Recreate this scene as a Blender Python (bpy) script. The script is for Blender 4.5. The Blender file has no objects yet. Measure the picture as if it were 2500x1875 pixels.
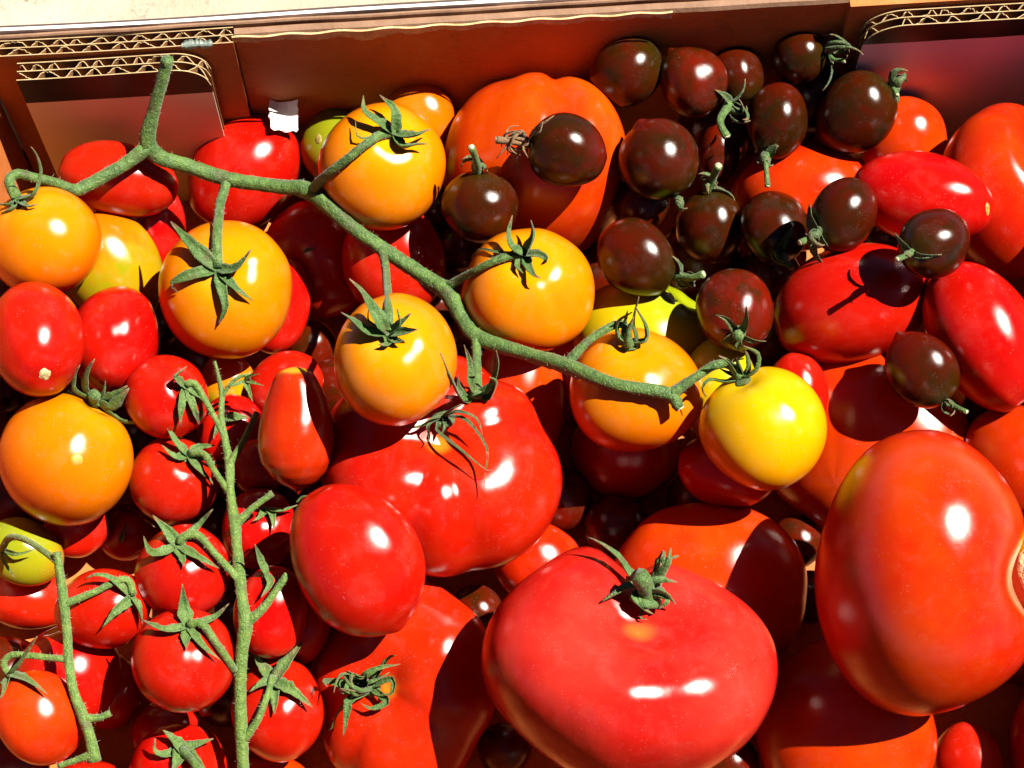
import bpy, math, random
import numpy as np
from mathutils import Vector, Matrix
from mathutils.bvhtree import BVHTree

random.seed(7)
rng = np.random.default_rng(7)
scene = bpy.context.scene
COL = scene.collection

# ------------------------------------------------------------------ camera
TILT = math.radians(24.0)          # away from straight down
FPX = 4665.0                       # focal length in pixels of the 2500 px wide picture
RIM = 0.085                        # height of the box rim above its floor
CAM = np.array([0.0, 0.0, RIM + 0.503])
cam_d = bpy.data.cameras.new("camera")
cam_d.sensor_width = 36.0
cam_d.lens = 36.0 * FPX / 2500.0
cam_d.clip_start = 0.01
cam_d.clip_end = 100.0
cam = bpy.data.objects.new("camera", cam_d)
COL.objects.link(cam)
cam.location = CAM
cam.rotation_euler = (TILT, 0, 0)
scene.camera = cam

# ------------------------------------------------------------------ daylight
SUN = np.array([0.50, 0.12, 0.86]); SUN /= np.linalg.norm(SUN)
world = bpy.data.worlds.new("World")
scene.world = world
world.use_nodes = True
wn = world.node_tree
bg = wn.nodes["Background"]
sky = wn.nodes.new("ShaderNodeTexSky")
sky.sky_type = 'NISHITA'
sky.sun_disc = False
sky.sun_elevation = math.asin(SUN[2])
sky.sun_rotation = math.atan2(SUN[0], SUN[1])
sky.air_density = 0.14
sky.dust_density = 0.05
wn.links.new(sky.outputs[0], bg.inputs[0])
bg.inputs[1].default_value = 0.05
sun_d = bpy.data.lights.new("sun", 'SUN')
sun_d.energy = 5.0
sun_d.angle = math.radians(0.53)
sun_d.color = (1.0, 0.94, 0.82)
sun = bpy.data.objects.new("sun", sun_d)
COL.objects.link(sun)
sun.rotation_euler = Vector(SUN).to_track_quat('Z', 'Y').to_euler()
sun.location = (0.5, 0.4, 1.2)
scene.view_settings.view_transform = 'Standard'
scene.view_settings.look = 'None'
scene.view_settings.gamma = 1.0
scene.view_settings.exposure = 1.36
scene.view_settings.use_curve_mapping = False
scene.cycles.max_bounces = 6
scene.cycles.diffuse_bounces = 2
scene.cycles.glossy_bounces = 3
scene.cycles.caustics_reflective = False
scene.cycles.caustics_refractive = False
scene.cycles.use_denoising = True

# ------------------------------------------------------------------ picture -> directions
K = 2500.0 / 2212.0                # positions below were read on a 2212 px wide view
CT, ST = math.cos(TILT), math.sin(TILT)
CAM_UP = np.array([0.0, CT, ST])


def ray(px, py):
    a = (px * K - 1250.0) / FPX
    b = (937.5 - py * K) / FPX
    return np.array([a, b * CT + ST, b * ST - CT])


def at(px, py, t):
    return CAM + t * ray(px, py)


def at_z(px, py, z):
    r = ray(px, py)
    return CAM + (z - CAM[2]) / r[2] * r


def unit(v):
    return v / max(np.linalg.norm(v), 1e-12)


# ------------------------------------------------------------------ object helpers
def link(name, mesh, parent=None, mat=None, smooth=True):
    o = bpy.data.objects.new(name, mesh)
    COL.objects.link(o)
    if parent is not None:
        o.parent = parent
    if mat is not None and mesh is not None:
        mesh.materials.clear()
        mesh.materials.append(mat)
    if smooth and mesh is not None:
        mesh.polygons.foreach_set("use_smooth", [True] * len(mesh.polygons))
    return o


def empty(name, loc, label=None, cat=None, group=None):
    o = bpy.data.objects.new(name, None)
    o.empty_display_size = 0.005
    COL.objects.link(o)
    o.location = loc
    tag(o, label, cat, group)
    return o


def tag(o, label=None, cat=None, group=None, kind=None):
    if label: o["label"] = label
    if cat: o["category"] = cat
    if group: o["group"] = group
    if kind: o["kind"] = kind
    return o


def pymesh(name, verts, faces):
    m = bpy.data.meshes.new(name)
    m.from_pydata([tuple(map(float, v)) for v in verts], [], faces)
    m.update()
    return m


# ------------------------------------------------------------------ materials
class N:
    def __init__(self, name):
        self.m = bpy.data.materials.new(name)
        self.m.use_nodes = True
        self.t = self.m.node_tree
        self.b = self.t.nodes["Principled BSDF"]

    def new(self, kind, **kw):
        n = self.t.nodes.new(kind)
        for k, v in kw.items():
            setattr(n, k, v)
        return n

    def link(self, a, b):
        self.t.links.new(a, b)

    def noise(self, coord, scale, detail=3.0, rough=0.5, dist=0.0):
        n = self.new("ShaderNodeTexNoise")
        n.inputs["Scale"].default_value = scale
        n.inputs["Detail"].default_value = detail
        n.inputs["Roughness"].default_value = rough
        n.inputs["Distortion"].default_value = dist
        self.link(coord, n.inputs["Vector"])
        return n.outputs["Fac"]

    def ramp(self, fac, stops, interp='LINEAR'):
        r = self.new("ShaderNodeValToRGB")
        r.color_ramp.interpolation = interp
        e = r.color_ramp.elements
        while len(e) < len(stops):
            e.new(0.5)
        for el, (p, c) in zip(e, stops):
            el.position = p
            el.color = (c, c, c, 1) if not hasattr(c, '__len__') else (*c, 1)
        self.link(fac, r.inputs[0])
        return r.outputs[0]

    def mix(self, fac, a, b, blend='MIX'):
        n = self.new("ShaderNodeMix", data_type='RGBA', blend_type=blend)
        for sock, v in ((n.inputs[0], fac), (n.inputs[6], a), (n.inputs[7], b)):
            if hasattr(v, 'is_linked') or hasattr(v, 'links'):
                self.link(v, sock)
            elif hasattr(v, '__len__'):
                sock.default_value = (*v, 1)
            else:
                sock.default_value = v
        return n.outputs[2]

    def math(self, op, a, b=None, clamp=False):
        n = self.new("ShaderNodeMath", operation=op, use_clamp=clamp)
        for sock, v in zip(n.inputs, (a, b)):
            if v is None:
                continue
            if hasattr(v, 'links'):
                self.link(v, sock)
            else:
                sock.default_value = v
        return n.outputs[0]

    def bump(self, h, strength, dist):
        n = self.new("ShaderNodeBump")
        n.inputs["Strength"].default_value = strength
        n.inputs["Distance"].default_value = dist
        self.link(h, n.inputs["Height"])
        self.link(n.outputs[0], self.b.inputs["Normal"])
        return n.outputs[0]

    def obj_coord(self, vary=True):
        tc = self.new("ShaderNodeTexCoord")
        if not vary:
            return tc.outputs["Object"], tc
        oi = self.new("ShaderNodeObjectInfo")
        mul = self.math('MULTIPLY', oi.outputs["Random"], 3.0)
        add = self.new("ShaderNodeVectorMath", operation='ADD')
        self.link(tc.outputs["Object"], add.inputs[0])
        self.link(mul, add.inputs[1])
        return add.outputs[0], tc


def tomato_mat(name, main, alt, shoulder=None, sh=(0.75, 1.0), blossom=None, bl=(0.0, 0.3),
               rough=0.29, mottle=55.0, dust=0.26, big=0.32, sss=0.0, gloss=1.0, blotch=None, speckle=0.0, wobble=0.10, halo=0.0):
    n = N(name)
    oc, tc = n.obj_coord()
    f = n.noise(oc, mottle, 3.0, 0.55)
    f = n.ramp(f, [(0.36, 0.0), (0.66, 1.0)])
    col = n.mix(f, main, alt)
    if blotch:
        f2 = n.noise(oc, mottle * 1.6, 4.0, 0.6, 0.6)
        col = n.mix(n.ramp(f2, [(0.46, 0.0), (0.64, 0.9)]), col, blotch)
    ms = n.new("ShaderNodeMapping")
    ms.inputs["Scale"].default_value = (1.0, 1.0, 0.10)
    n.link(oc, ms.inputs[0])
    stk = n.noise(ms.outputs[0], 300.0, 3.0, 0.6)
    col = n.mix(n.ramp(stk, [(0.52, 0.0), (0.74, 0.16)]), col, tuple(min(1.0, c * 1.25 + 0.012) for c in alt))
    col = n.mix(n.ramp(stk, [(0.26, 0.16), (0.44, 0.0)]), col, tuple(c * 0.7 for c in main))
    at_ = n.new("ShaderNodeAttribute")
    at_.attribute_name = "stemness"
    gz = at_.outputs["Fac"]
    wob = n.math('MULTIPLY', n.math('SUBTRACT', n.noise(oc, mottle * 1.3, 2.0), 0.5), wobble)
    gz = n.math('ADD', gz, wob)
    if shoulder:
        col = n.mix(n.ramp(gz, [(sh[0], 0.0), (sh[1], 1.0)], 'EASE'), col, shoulder)
    if blossom:
        col = n.mix(n.ramp(gz, [(bl[0], 1.0), (bl[1], 0.0)], 'EASE'), col, blossom)
    # small pale flecks in the skin and dust sitting on it
    def flecks(scale, lo, hi, mscale, m0, m1, stretch=None):
        co = oc
        if stretch:
            st_ = n.new("ShaderNodeMapping")
            st_.inputs["Scale"].default_value = stretch
            n.link(oc, st_.inputs[0])
            co = st_.outputs[0]
        v = n.new("ShaderNodeTexVoronoi")
        v.inputs["Scale"].default_value = scale
        n.link(co, v.inputs["Vector"])
        return n.math('MULTIPLY', n.ramp(v.outputs["Distance"], [(lo, 1.0), (hi, 0.0)]),
                      n.ramp(n.noise(oc, mscale, 1.0), [(m0, 0.0), (m1, 1.0)]))
    dots = n.math('MULTIPLY', flecks(900.0, 0.10, 0.20, 170.0, 0.50, 0.64), dust * 0.6)
    dots = n.math('MAXIMUM', dots, n.math('MULTIPLY', flecks(330.0, 0.035, 0.075, 90.0, 0.54, 0.58), dust * 0.8))
    dots = n.math('MAXIMUM', dots, n.math('MULTIPLY', flecks(330.0, 0.04, 0.07, 75.0, 0.57, 0.61, (1.0, 1.0, 0.22)), dust * 0.7))
    pale = tuple(min(1.0, c * 0.55 + 0.30) for c in main)
    col = n.mix(dots, col, pale)
    film = n.ramp(n.noise(oc, 110.0, 6.0, 0.7, 0.4), [(0.52, 0.0), (0.72, 0.05)])
    col = n.mix(n.math('MULTIPLY', film, min(1.0, dust * 3.0)), col, pale)
    oi = n.new("ShaderNodeObjectInfo")
    hsv = n.new("ShaderNodeHueSaturation")
    n.link(n.math('ADD', 0.4985, n.math('MULTIPLY', oi.outputs["Random"], 0.003)), hsv.inputs["Hue"])
    fr_ = n.math('FRACT', n.math('MULTIPLY', oi.outputs["Random"], 7.31))
    n.link(n.math('ADD', 0.92, n.math('MULTIPLY', fr_, 0.20)), hsv.inputs["Value"])
    n.link(col, hsv.inputs["Color"])
    n.link(hsv.outputs[0], n.b.inputs["Base Color"])
    # waxy skin: body colour under a smooth film whose gloss fades quickly away from the sun's image
    n.b.inputs["Specular IOR Level"].default_value = halo
    n.b.inputs["Roughness"].default_value = 0.42
    gl = n.new("ShaderNodeBsdfGlossy", distribution='BECKMANN')
    gv = n.math('MULTIPLY', n.ramp(n.noise(oc, 85.0, 4.0, 0.6), [(0.34, 0.62), (0.56, 1.0)]), gloss)
    n.link(gv, gl.inputs["Color"])
    r = n.math('ADD', rough - 0.045, n.math('MULTIPLY', n.noise(oc, 150.0, 5.0, 0.7), 0.09))
    n.link(r, gl.inputs["Roughness"])
    fr = n.new("ShaderNodeFresnel")
    fr.inputs["IOR"].default_value = 1.5
    mx = n.new("ShaderNodeMixShader")
    n.link(fr.outputs[0], mx.inputs[0])
    n.link(n.b.outputs[0], mx.inputs[1])
    n.link(gl.outputs[0], mx.inputs[2])
    n.link(mx.outputs[0], n.t.nodes["Material Output"].inputs["Surface"])
    if sss:
        n.b.inputs["Subsurface Weight"].default_value = sss
        n.b.inputs["Subsurface Radius"].default_value = (1.0, 0.35, 0.12)
        n.b.inputs["Subsurface Scale"].default_value = 0.0035
    h = n.math('ADD', n.math('MULTIPLY', n.noise(oc, 70.0, 2.0), big),
               n.math('MULTIPLY', n.noise(oc, 900.0, 2.0), 0.02 + speckle))
    bn = n.bump(h, 0.35, 0.0012)
    n.link(bn, gl.inputs["Normal"])
    return n.m


MAT = {}
MAT['red'] = tomato_mat('tomato_red_skin', (0.3720, 0.0037, 0.0012), (0.4340, 0.0087, 0.0019))
MAT['pink'] = tomato_mat('tomato_pink_red_skin', (0.40, 0.010, 0.0045), (0.46, 0.026, 0.014),
                         shoulder=(0.47, 0.10, 0.012), sh=(0.955, 0.992), wobble=0.07, big=1.2, mottle=38)
MAT['orangered'] = tomato_mat('tomato_orange_red_skin', (0.45, 0.013, 0.001), (0.49, 0.036, 0.001), mottle=34)
MAT['beef'] = tomato_mat('beefsteak_red_skin', (0.4092, 0.0074, 0.0012), (0.4588, 0.0186, 0.0019),
                         shoulder=(0.5270, 0.1364, 0.0062), sh=(0.94, 0.985), wobble=0.07, big=0.9, mottle=34)
MAT['lobed'] = tomato_mat('lobed_orange_skin', (0.49, 0.022, 0.001), (0.53, 0.062, 0.001), big=0.9, mottle=30)
MAT['orange'] = tomato_mat('tomato_orange_skin', (0.5555, 0.1390, 0.0003), (0.5694, 0.1646, 0.0003),
                           shoulder=(0.5694, 0.2268, 0.0006), sh=(0.72, 1.0),
                           blossom=(0.5416, 0.0768, 0.0003), bl=(0.1, 0.72), dust=0.4)  # blossom-end red widened to carry the tone of the shaded flank
MAT['yellow'] = tomato_mat('tomato_yellow_skin', (0.5694, 0.2634, 0.0003), (0.5416, 0.2780, 0.0006),
                           shoulder=(0.5000, 0.3073, 0.0009), sh=(0.55, 0.95),
                           blossom=(0.5555, 0.1097, 0.0003), bl=(0.0, 0.5), dust=0.35)
MAT['green'] = tomato_mat('tomato_green_skin', (0.2232, 0.2108, 0.0050), (0.1612, 0.1860, 0.0050),
                          shoulder=(0.1364, 0.1798, 0.0062), sh=(0.55, 1.0),
                          blossom=(0.4340, 0.1364, 0.0031), bl=(0.0, 0.45), dust=0.4, wobble=0.3)
MAT['halfgreen'] = tomato_mat('tomato_half_ripe_skin', (0.52, 0.13, 0.001), (0.50, 0.20, 0.002),
                              blotch=(0.22, 0.24, 0.003), mottle=24, dust=0.4, shoulder=(0.52, 0.11, 0.001), sh=(0.5, 0.8), blossom=(0.20, 0.24, 0.003), bl=(0.15, 0.6))
MAT['lime'] = tomato_mat('tomato_lime_yellow_skin', (0.52, 0.34, 0.002), (0.44, 0.36, 0.003),
                         shoulder=(0.24, 0.28, 0.004), sh=(0.45, 0.9), mottle=24, dust=0.4, wobble=0.3,
                         blossom=(0.54, 0.19, 0.001), bl=(0.0, 0.35))
MAT['pear'] = tomato_mat('pear_tomato_skin', (0.3844, 0.0136, 0.0012), (0.4340, 0.0260, 0.0012),
                         shoulder=(0.4092, 0.2604, 0.0124), sh=(0.86, 0.92), wobble=0.03)
MAT['dark'] = tomato_mat('dark_tomato_skin', (0.052, 0.0040, 0.0006), (0.030, 0.0055, 0.0006),
                         blotch=(0.017, 0.0070, 0.0005), shoulder=(0.020, 0.0110, 0.0006), sh=(0.55, 1.0),
                         blossom=(0.095, 0.0035, 0.0008), bl=(0.0, 0.42), rough=0.30, dust=0.16,
                         speckle=0.03, mottle=75, gloss=0.85, wobble=0.35)
MAT['darkred'] = tomato_mat('dark_red_tomato_skin', (0.105, 0.0040, 0.0008), (0.062, 0.0055, 0.0008),
                            blotch=(0.028, 0.0075, 0.0006), rough=0.30, dust=0.2,
                            speckle=0.03, mottle=75, gloss=0.85)


def leaf_mat(name, a, b, dry=None, rough=0.55):
    n = N(name)
    oc, tc = n.obj_coord()
    f = n.ramp(n.noise(oc, 260.0, 4.0, 0.6), [(0.35, 0.0), (0.68, 1.0)])
    col = n.mix(f, a, b)
    f3 = n.noise(oc, 1500.0, 3.0, 0.6)
    col = n.mix(n.ramp(f3, [(0.5, 0.0), (0.75, 0.45)]), col, tuple(min(1, c * 2.0 + 0.04) for c in b))
    if dry:
        f2 = n.ramp(n.noise(oc, 120.0, 3.0), [(0.60, 0.0), (0.70, 1.0)])
        col = n.mix(f2, col, dry)
    at_ = n.new("ShaderNodeAttribute")
    at_.attribute_name = "along"
    tipf = n.math('ADD', at_.outputs["Fac"], n.math('MULTIPLY', n.math('SUBTRACT', n.noise(oc, 400.0, 2.0), 0.5), 0.5))
    col = n.mix(n.ramp(tipf, [(0.74, 0.0), (0.95, 0.9)]), col, (0.16, 0.085, 0.030))
    n.link(col, n.b.inputs["Base Color"])
    n.b.inputs["Roughness"].default_value = rough
    n.b.inputs["Sheen Weight"].default_value = 0.15
    h = n.math('ADD', n.noise(oc, 420.0, 4.0, 0.6), n.math('MULTIPLY', n.noise(oc, 2200.0, 2.0), 0.35))
    n.bump(h, 0.9, 0.0010)
    return n.m


MAT['stalk'] = leaf_mat('stalk_green', (0.020, 0.062, 0.005), (0.070, 0.140, 0.016), (0.045, 0.062, 0.012))
MAT['stalk2'] = leaf_mat('stalk_pale_green', (0.045, 0.105, 0.008), (0.105, 0.175, 0.022), (0.075, 0.095, 0.022))
MAT['sepal'] = leaf_mat('sepal_green', (0.0265, 0.0766, 0.0067), (0.0589, 0.1178, 0.0149), (0.0589, 0.0707, 0.0130))
MAT['sepal2'] = leaf_mat('sepal_pale_green', (0.0412, 0.0972, 0.0104), (0.0825, 0.1414, 0.0223), (0.0825, 0.0883, 0.0186))
MAT['sepaldark'] = leaf_mat('sepal_withered', (0.0236, 0.0501, 0.0082), (0.0530, 0.0883, 0.0186), (0.0648, 0.0589, 0.0167))
MAT['dry'] = leaf_mat('dry_brown_leaf', (0.0992, 0.0465, 0.0155), (0.1984, 0.1054, 0.0372), (0.0434, 0.0310, 0.0124), 0.7)
MAT['cutend'] = leaf_mat('cut_stalk_end', (0.3410, 0.3224, 0.1736), (0.4340, 0.4092, 0.2604))
MAT['cork'] = None


def plain(name, a, b, scale, rough=0.8, bump=0.0, bscale=300.0, bdist=0.0006):
    n = N(name)
    oc, tc = n.obj_coord(False)
    f = n.ramp(n.noise(oc, scale, 5.0, 0.6), [(0.32, 0.0), (0.68, 1.0)])
    n.link(n.mix(f, a, b), n.b.inputs["Base Color"])
    n.b.inputs["Roughness"].default_value = rough
    if bump:
        n.bump(n.noise(oc, bscale, 4.0, 0.6), bump, bdist)
    return n.m


def kraft_mat():
    n = N('kraft_board')
    oc, tc = n.obj_coord(False)
    st = n.new("ShaderNodeMapping")
    st.inputs["Scale"].default_value = (1.0, 1.0, 6.0)
    n.link(oc, st.inputs[0])
    f = n.ramp(n.noise(oc, 28.0, 4.0, 0.6), [(0.3, 0.0), (0.7, 1.0)])
    col = n.mix(f, (0.42, 0.110, 0.016), (0.50, 0.145, 0.024))
    g = n.noise(st.outputs[0], 500.0, 3.0, 0.6)
    col = n.mix(n.ramp(g, [(0.42, 0.0), (0.72, 0.35)]), col, (0.15, 0.042, 0.008))
    sc_ = n.noise(oc, 45.0, 6.0, 0.7, 0.8)
    col = n.mix(n.ramp(sc_, [(0.56, 0.0), (0.70, 0.45)]), col, (0.46, 0.20, 0.07))
    col = n.mix(n.ramp(sc_, [(0.28, 0.5), (0.42, 0.0)]), col, (0.13, 0.035, 0.008))
    hs = n.new("ShaderNodeMapping")
    hs.inputs["Scale"].default_value = (0.25, 0.25, 9.0)
    n.link(oc, hs.inputs[0])
    hn = n.noise(hs.outputs[0], 160.0, 3.0, 0.6)
    col = n.mix(n.ramp(hn, [(0.58, 0.0), (0.75, 0.30)]), col, (0.18, 0.05, 0.012))
    n.link(col, n.b.inputs["Base Color"])
    n.b.inputs["Roughness"].default_value = 0.75
    n.bump(n.math('ADD', g, n.math('MULTIPLY', hn, 0.6)), 0.4, 0.0005)
    return n.m


MAT['kraft'] = kraft_mat()
MAT['flute'] = plain('fluting_paper', (0.20, 0.085, 0.025), (0.27, 0.125, 0.045), 140, 0.8, 0.3, 800)  # darkened so the holes between the flutes look shaded
MAT['cutpaper'] = plain('cut_paper_edge', (0.33, 0.22, 0.10), (0.44, 0.32, 0.17), 400, 0.85)  # paler tone standing in for sunlight on the raw edges
MAT['rim'] = plain('folded_rim', (0.20, 0.105, 0.060), (0.27, 0.150, 0.090), 160, 0.75, 0.4, 500)
MAT['shadeliner'] = plain('shade_line_liner', (0.050, 0.026, 0.024), (0.075, 0.040, 0.034), 120, 0.6)  # dark tone stands in for the shaded outer edge
MAT['torn'] = plain('torn_paper', (0.42, 0.26, 0.11), (0.66, 0.48, 0.26), 320, 0.9, 0.9, 900)
MAT['white'] = plain('white_liner', (0.78, 0.75, 0.70), (0.84, 0.82, 0.78), 60, 0.6, 0.2, 300)
MAT['glue'] = plain('dried_glue', (0.13, 0.17, 0.155), (0.24, 0.27, 0.23), 300, 0.35, 0.5, 300)
MAT['corkskin'] = plain('corky_scar', (0.66, 0.54, 0.22), (0.86, 0.78, 0.50), 220, 0.7, 1.0, 420, 0.002)
MAT['scrap'] = plain('white_card', (0.86, 0.85, 0.83), (0.88, 0.87, 0.86), 200, 0.7, 0.3, 700)


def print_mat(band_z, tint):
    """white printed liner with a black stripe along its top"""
    n = N('print_and_shade_liner')
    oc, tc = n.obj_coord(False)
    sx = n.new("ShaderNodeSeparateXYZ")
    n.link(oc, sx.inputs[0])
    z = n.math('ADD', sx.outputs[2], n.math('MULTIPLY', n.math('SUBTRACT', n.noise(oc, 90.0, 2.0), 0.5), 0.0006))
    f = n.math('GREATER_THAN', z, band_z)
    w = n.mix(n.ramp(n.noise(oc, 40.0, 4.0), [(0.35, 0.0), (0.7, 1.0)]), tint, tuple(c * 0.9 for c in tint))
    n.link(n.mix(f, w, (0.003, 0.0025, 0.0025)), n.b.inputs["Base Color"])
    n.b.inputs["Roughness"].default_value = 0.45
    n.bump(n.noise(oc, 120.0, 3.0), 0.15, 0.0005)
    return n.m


def ground_mat(name, a, b, c):
    n = N(name)
    oc, tc = n.obj_coord(False)
    col = n.mix(n.ramp(n.noise(oc, 9.0, 5.0, 0.65), [(0.35, 0.0), (0.65, 1.0)]), a, b)
    sp = n.noise(oc, 420.0, 4.0, 0.7)
    pm = n.ramp(n.noise(oc, 30.0, 3.0), [(0.50, 0.0), (0.64, 1.0)])
    col = n.mix(n.math('MULTIPLY', n.ramp(sp, [(0.55, 0.0), (0.66, 0.8)]), pm), col, c)
    n.link(col, n.b.inputs["Base Color"])
    n.b.inputs["Roughness"].default_value = 0.85
    n.bump(sp, 0.4, 0.002)
    return n.m


# ------------------------------------------------------------------ the box: frame of the back wall
# rim line of the back wall, read where the rim crosses the left and the top border of the picture
PA = at_z(0 / K, 82 / K, RIM)
PB = at_z(1400 / K, 0 / K, RIM)
UX = unit(np.array([PB[0] - PA[0], PB[1] - PA[1], 0.0]))         # along the wall
WX = np.array([UX[1], -UX[0], 0.0])                               # into the box
ZX = np.array([0.0, 0.0, 1.0])
LEFT_X, RIGHT_X = -0.1665, 0.179
FRONT_Y = 0.101
WALL_T = 0.0050                    # rim thickness: inner face of the back wall


def wall(u, w, z):
    return PA + UX * u + WX * w + ZX * (z - RIM)


def on_wall(px, py, w):
    """picture point on the vertical plane w behind the rim -> (u, z)"""
    r = ray(px, py)
    t = np.dot(PA + WX * w - CAM, WX) / np.dot(r, WX)
    p = CAM + t * r - PA
    return float(np.dot(p, UX)), float(p[2] + RIM)


U_LEFT = (LEFT_X - PA[0]) / UX[0]
U_RIGHT = (RIGHT_X - PA[0]) / UX[0]

box = empty('cardboard_box', (0.0, 0.2, 0.0),
            'brown corrugated cardboard box with printed corner flaps holding all the tomatoes', 'box')


def box_part(name, verts, faces, mat, parent=None, smooth=False):
    m = pymesh(name, [np.array(v) - np.array([0.0, 0.2, RIM]) for v in verts], faces)
    o = link(name, m, parent or box, mat, smooth)
    if parent is None:
        o.location = (0, 0, RIM)
    return o


def slab(path, top, bot, th):
    """upright sheet: path = list of xy points, top/bot z per point, thickness th -> verts, faces"""
    P = np.array(path)[:, :2]
    n = len(P)
    T = np.gradient(P, axis=0)
    T /= np.maximum(np.linalg.norm(T, axis=1, keepdims=True), 1e-12)
    NV = np.stack([-T[:, 1], T[:, 0]], 1)
    V = []
    for i in range(n):
        for s in (-0.5, 0.5):
            q = P[i] + NV[i] * th * s
            V.append((q[0], q[1], bot[i])); V.append((q[0], q[1], top[i]))
    F = []
    for i in range(n - 1):
        a, b = 4 * i, 4 * (i + 1)
        F += [(a, b, b + 1, a + 1), (a + 3, b + 3, b + 2, a + 2), (a + 1, b + 1, b + 3, a + 3), (a + 2, b + 2, b, a)]
    F += [(0, 1, 3, 2), (4 * n - 4, 4 * n - 2, 4 * n - 1, 4 * n - 3)]
    return V, F


def pale_edge(o):
    m = o.data
    m.materials.append(MAT['cutpaper'])
    n = (len(m.polygons) - 2) // 4 * 4
    for i in range(2, n, 4):
        m.polygons[i].material_index = 1


def board(name, u0, u1, w0, h1, h2, p1, p2, ztop, zbot, face_mat, parent, depth=0.02, frame=None):
    """double-wall corrugated board with its raw edge upwards: three liners and two flutings"""
    fr = frame or (lambda u, w: (PA + UX * u + WX * w)[:2])
    th = 0.00034
    root = None
    n = 60
    us = np.linspace(u0, u1, n)
    for i, w in enumerate((w0 + h1 + h2, w0 + h1, w0)):
        V, F = slab([fr(u, w) for u in us], [ztop(u) - (0.0002 if i == 1 else 0) for u in us],
                    [zbot if i == 0 else max(zbot, ztop(u) - depth * 2) for u in us], th)
        o = box_part(name if i == 0 else 'liner', V, F, face_mat if i == 0 else MAT['flute'], root or parent)
        pale_edge(o)
        if i == 0:
            root = o
            if parent is box:
                o.location = (0, 0, RIM)
        else:
            o.location = (0, 0, 0)
    for (wa, h, p, ph) in ((w0 + h1 + th / 2, h2 - th, p2, 0.7), (w0 + th / 2, h1 - th, p1, 0.2)):
        m = int((u1 - u0) / p * 16) + 2
        uu = np.linspace(u0 + 0.0006, u1 - 0.0006, m)
        jit = np.interp(uu, np.linspace(u0, u1, 14), rng.normal(0, 1.1, 14))
        s = np.sin(2 * np.pi * uu / p + ph + jit)
        s = np.sign(s) * np.abs(s) ** 0.9 * np.interp(uu, np.linspace(u0, u1, 17), rng.uniform(0.88, 1.06, 17))
        V, F = slab([fr(u, wa + h * (0.5 + 0.5 * np.clip(q, -1, 1))) for u, q in zip(uu, s)],
                    [ztop(u) - 0.0003 - 0.0004 * abs(rng.normal()) for u in uu], [ztop(u) - depth for u in uu], th * 0.85)
        o = box_part('fluting', V, F, MAT['flute'], root)
        pale_edge(o)
        o.location = (0, 0, 0)
    return root


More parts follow.
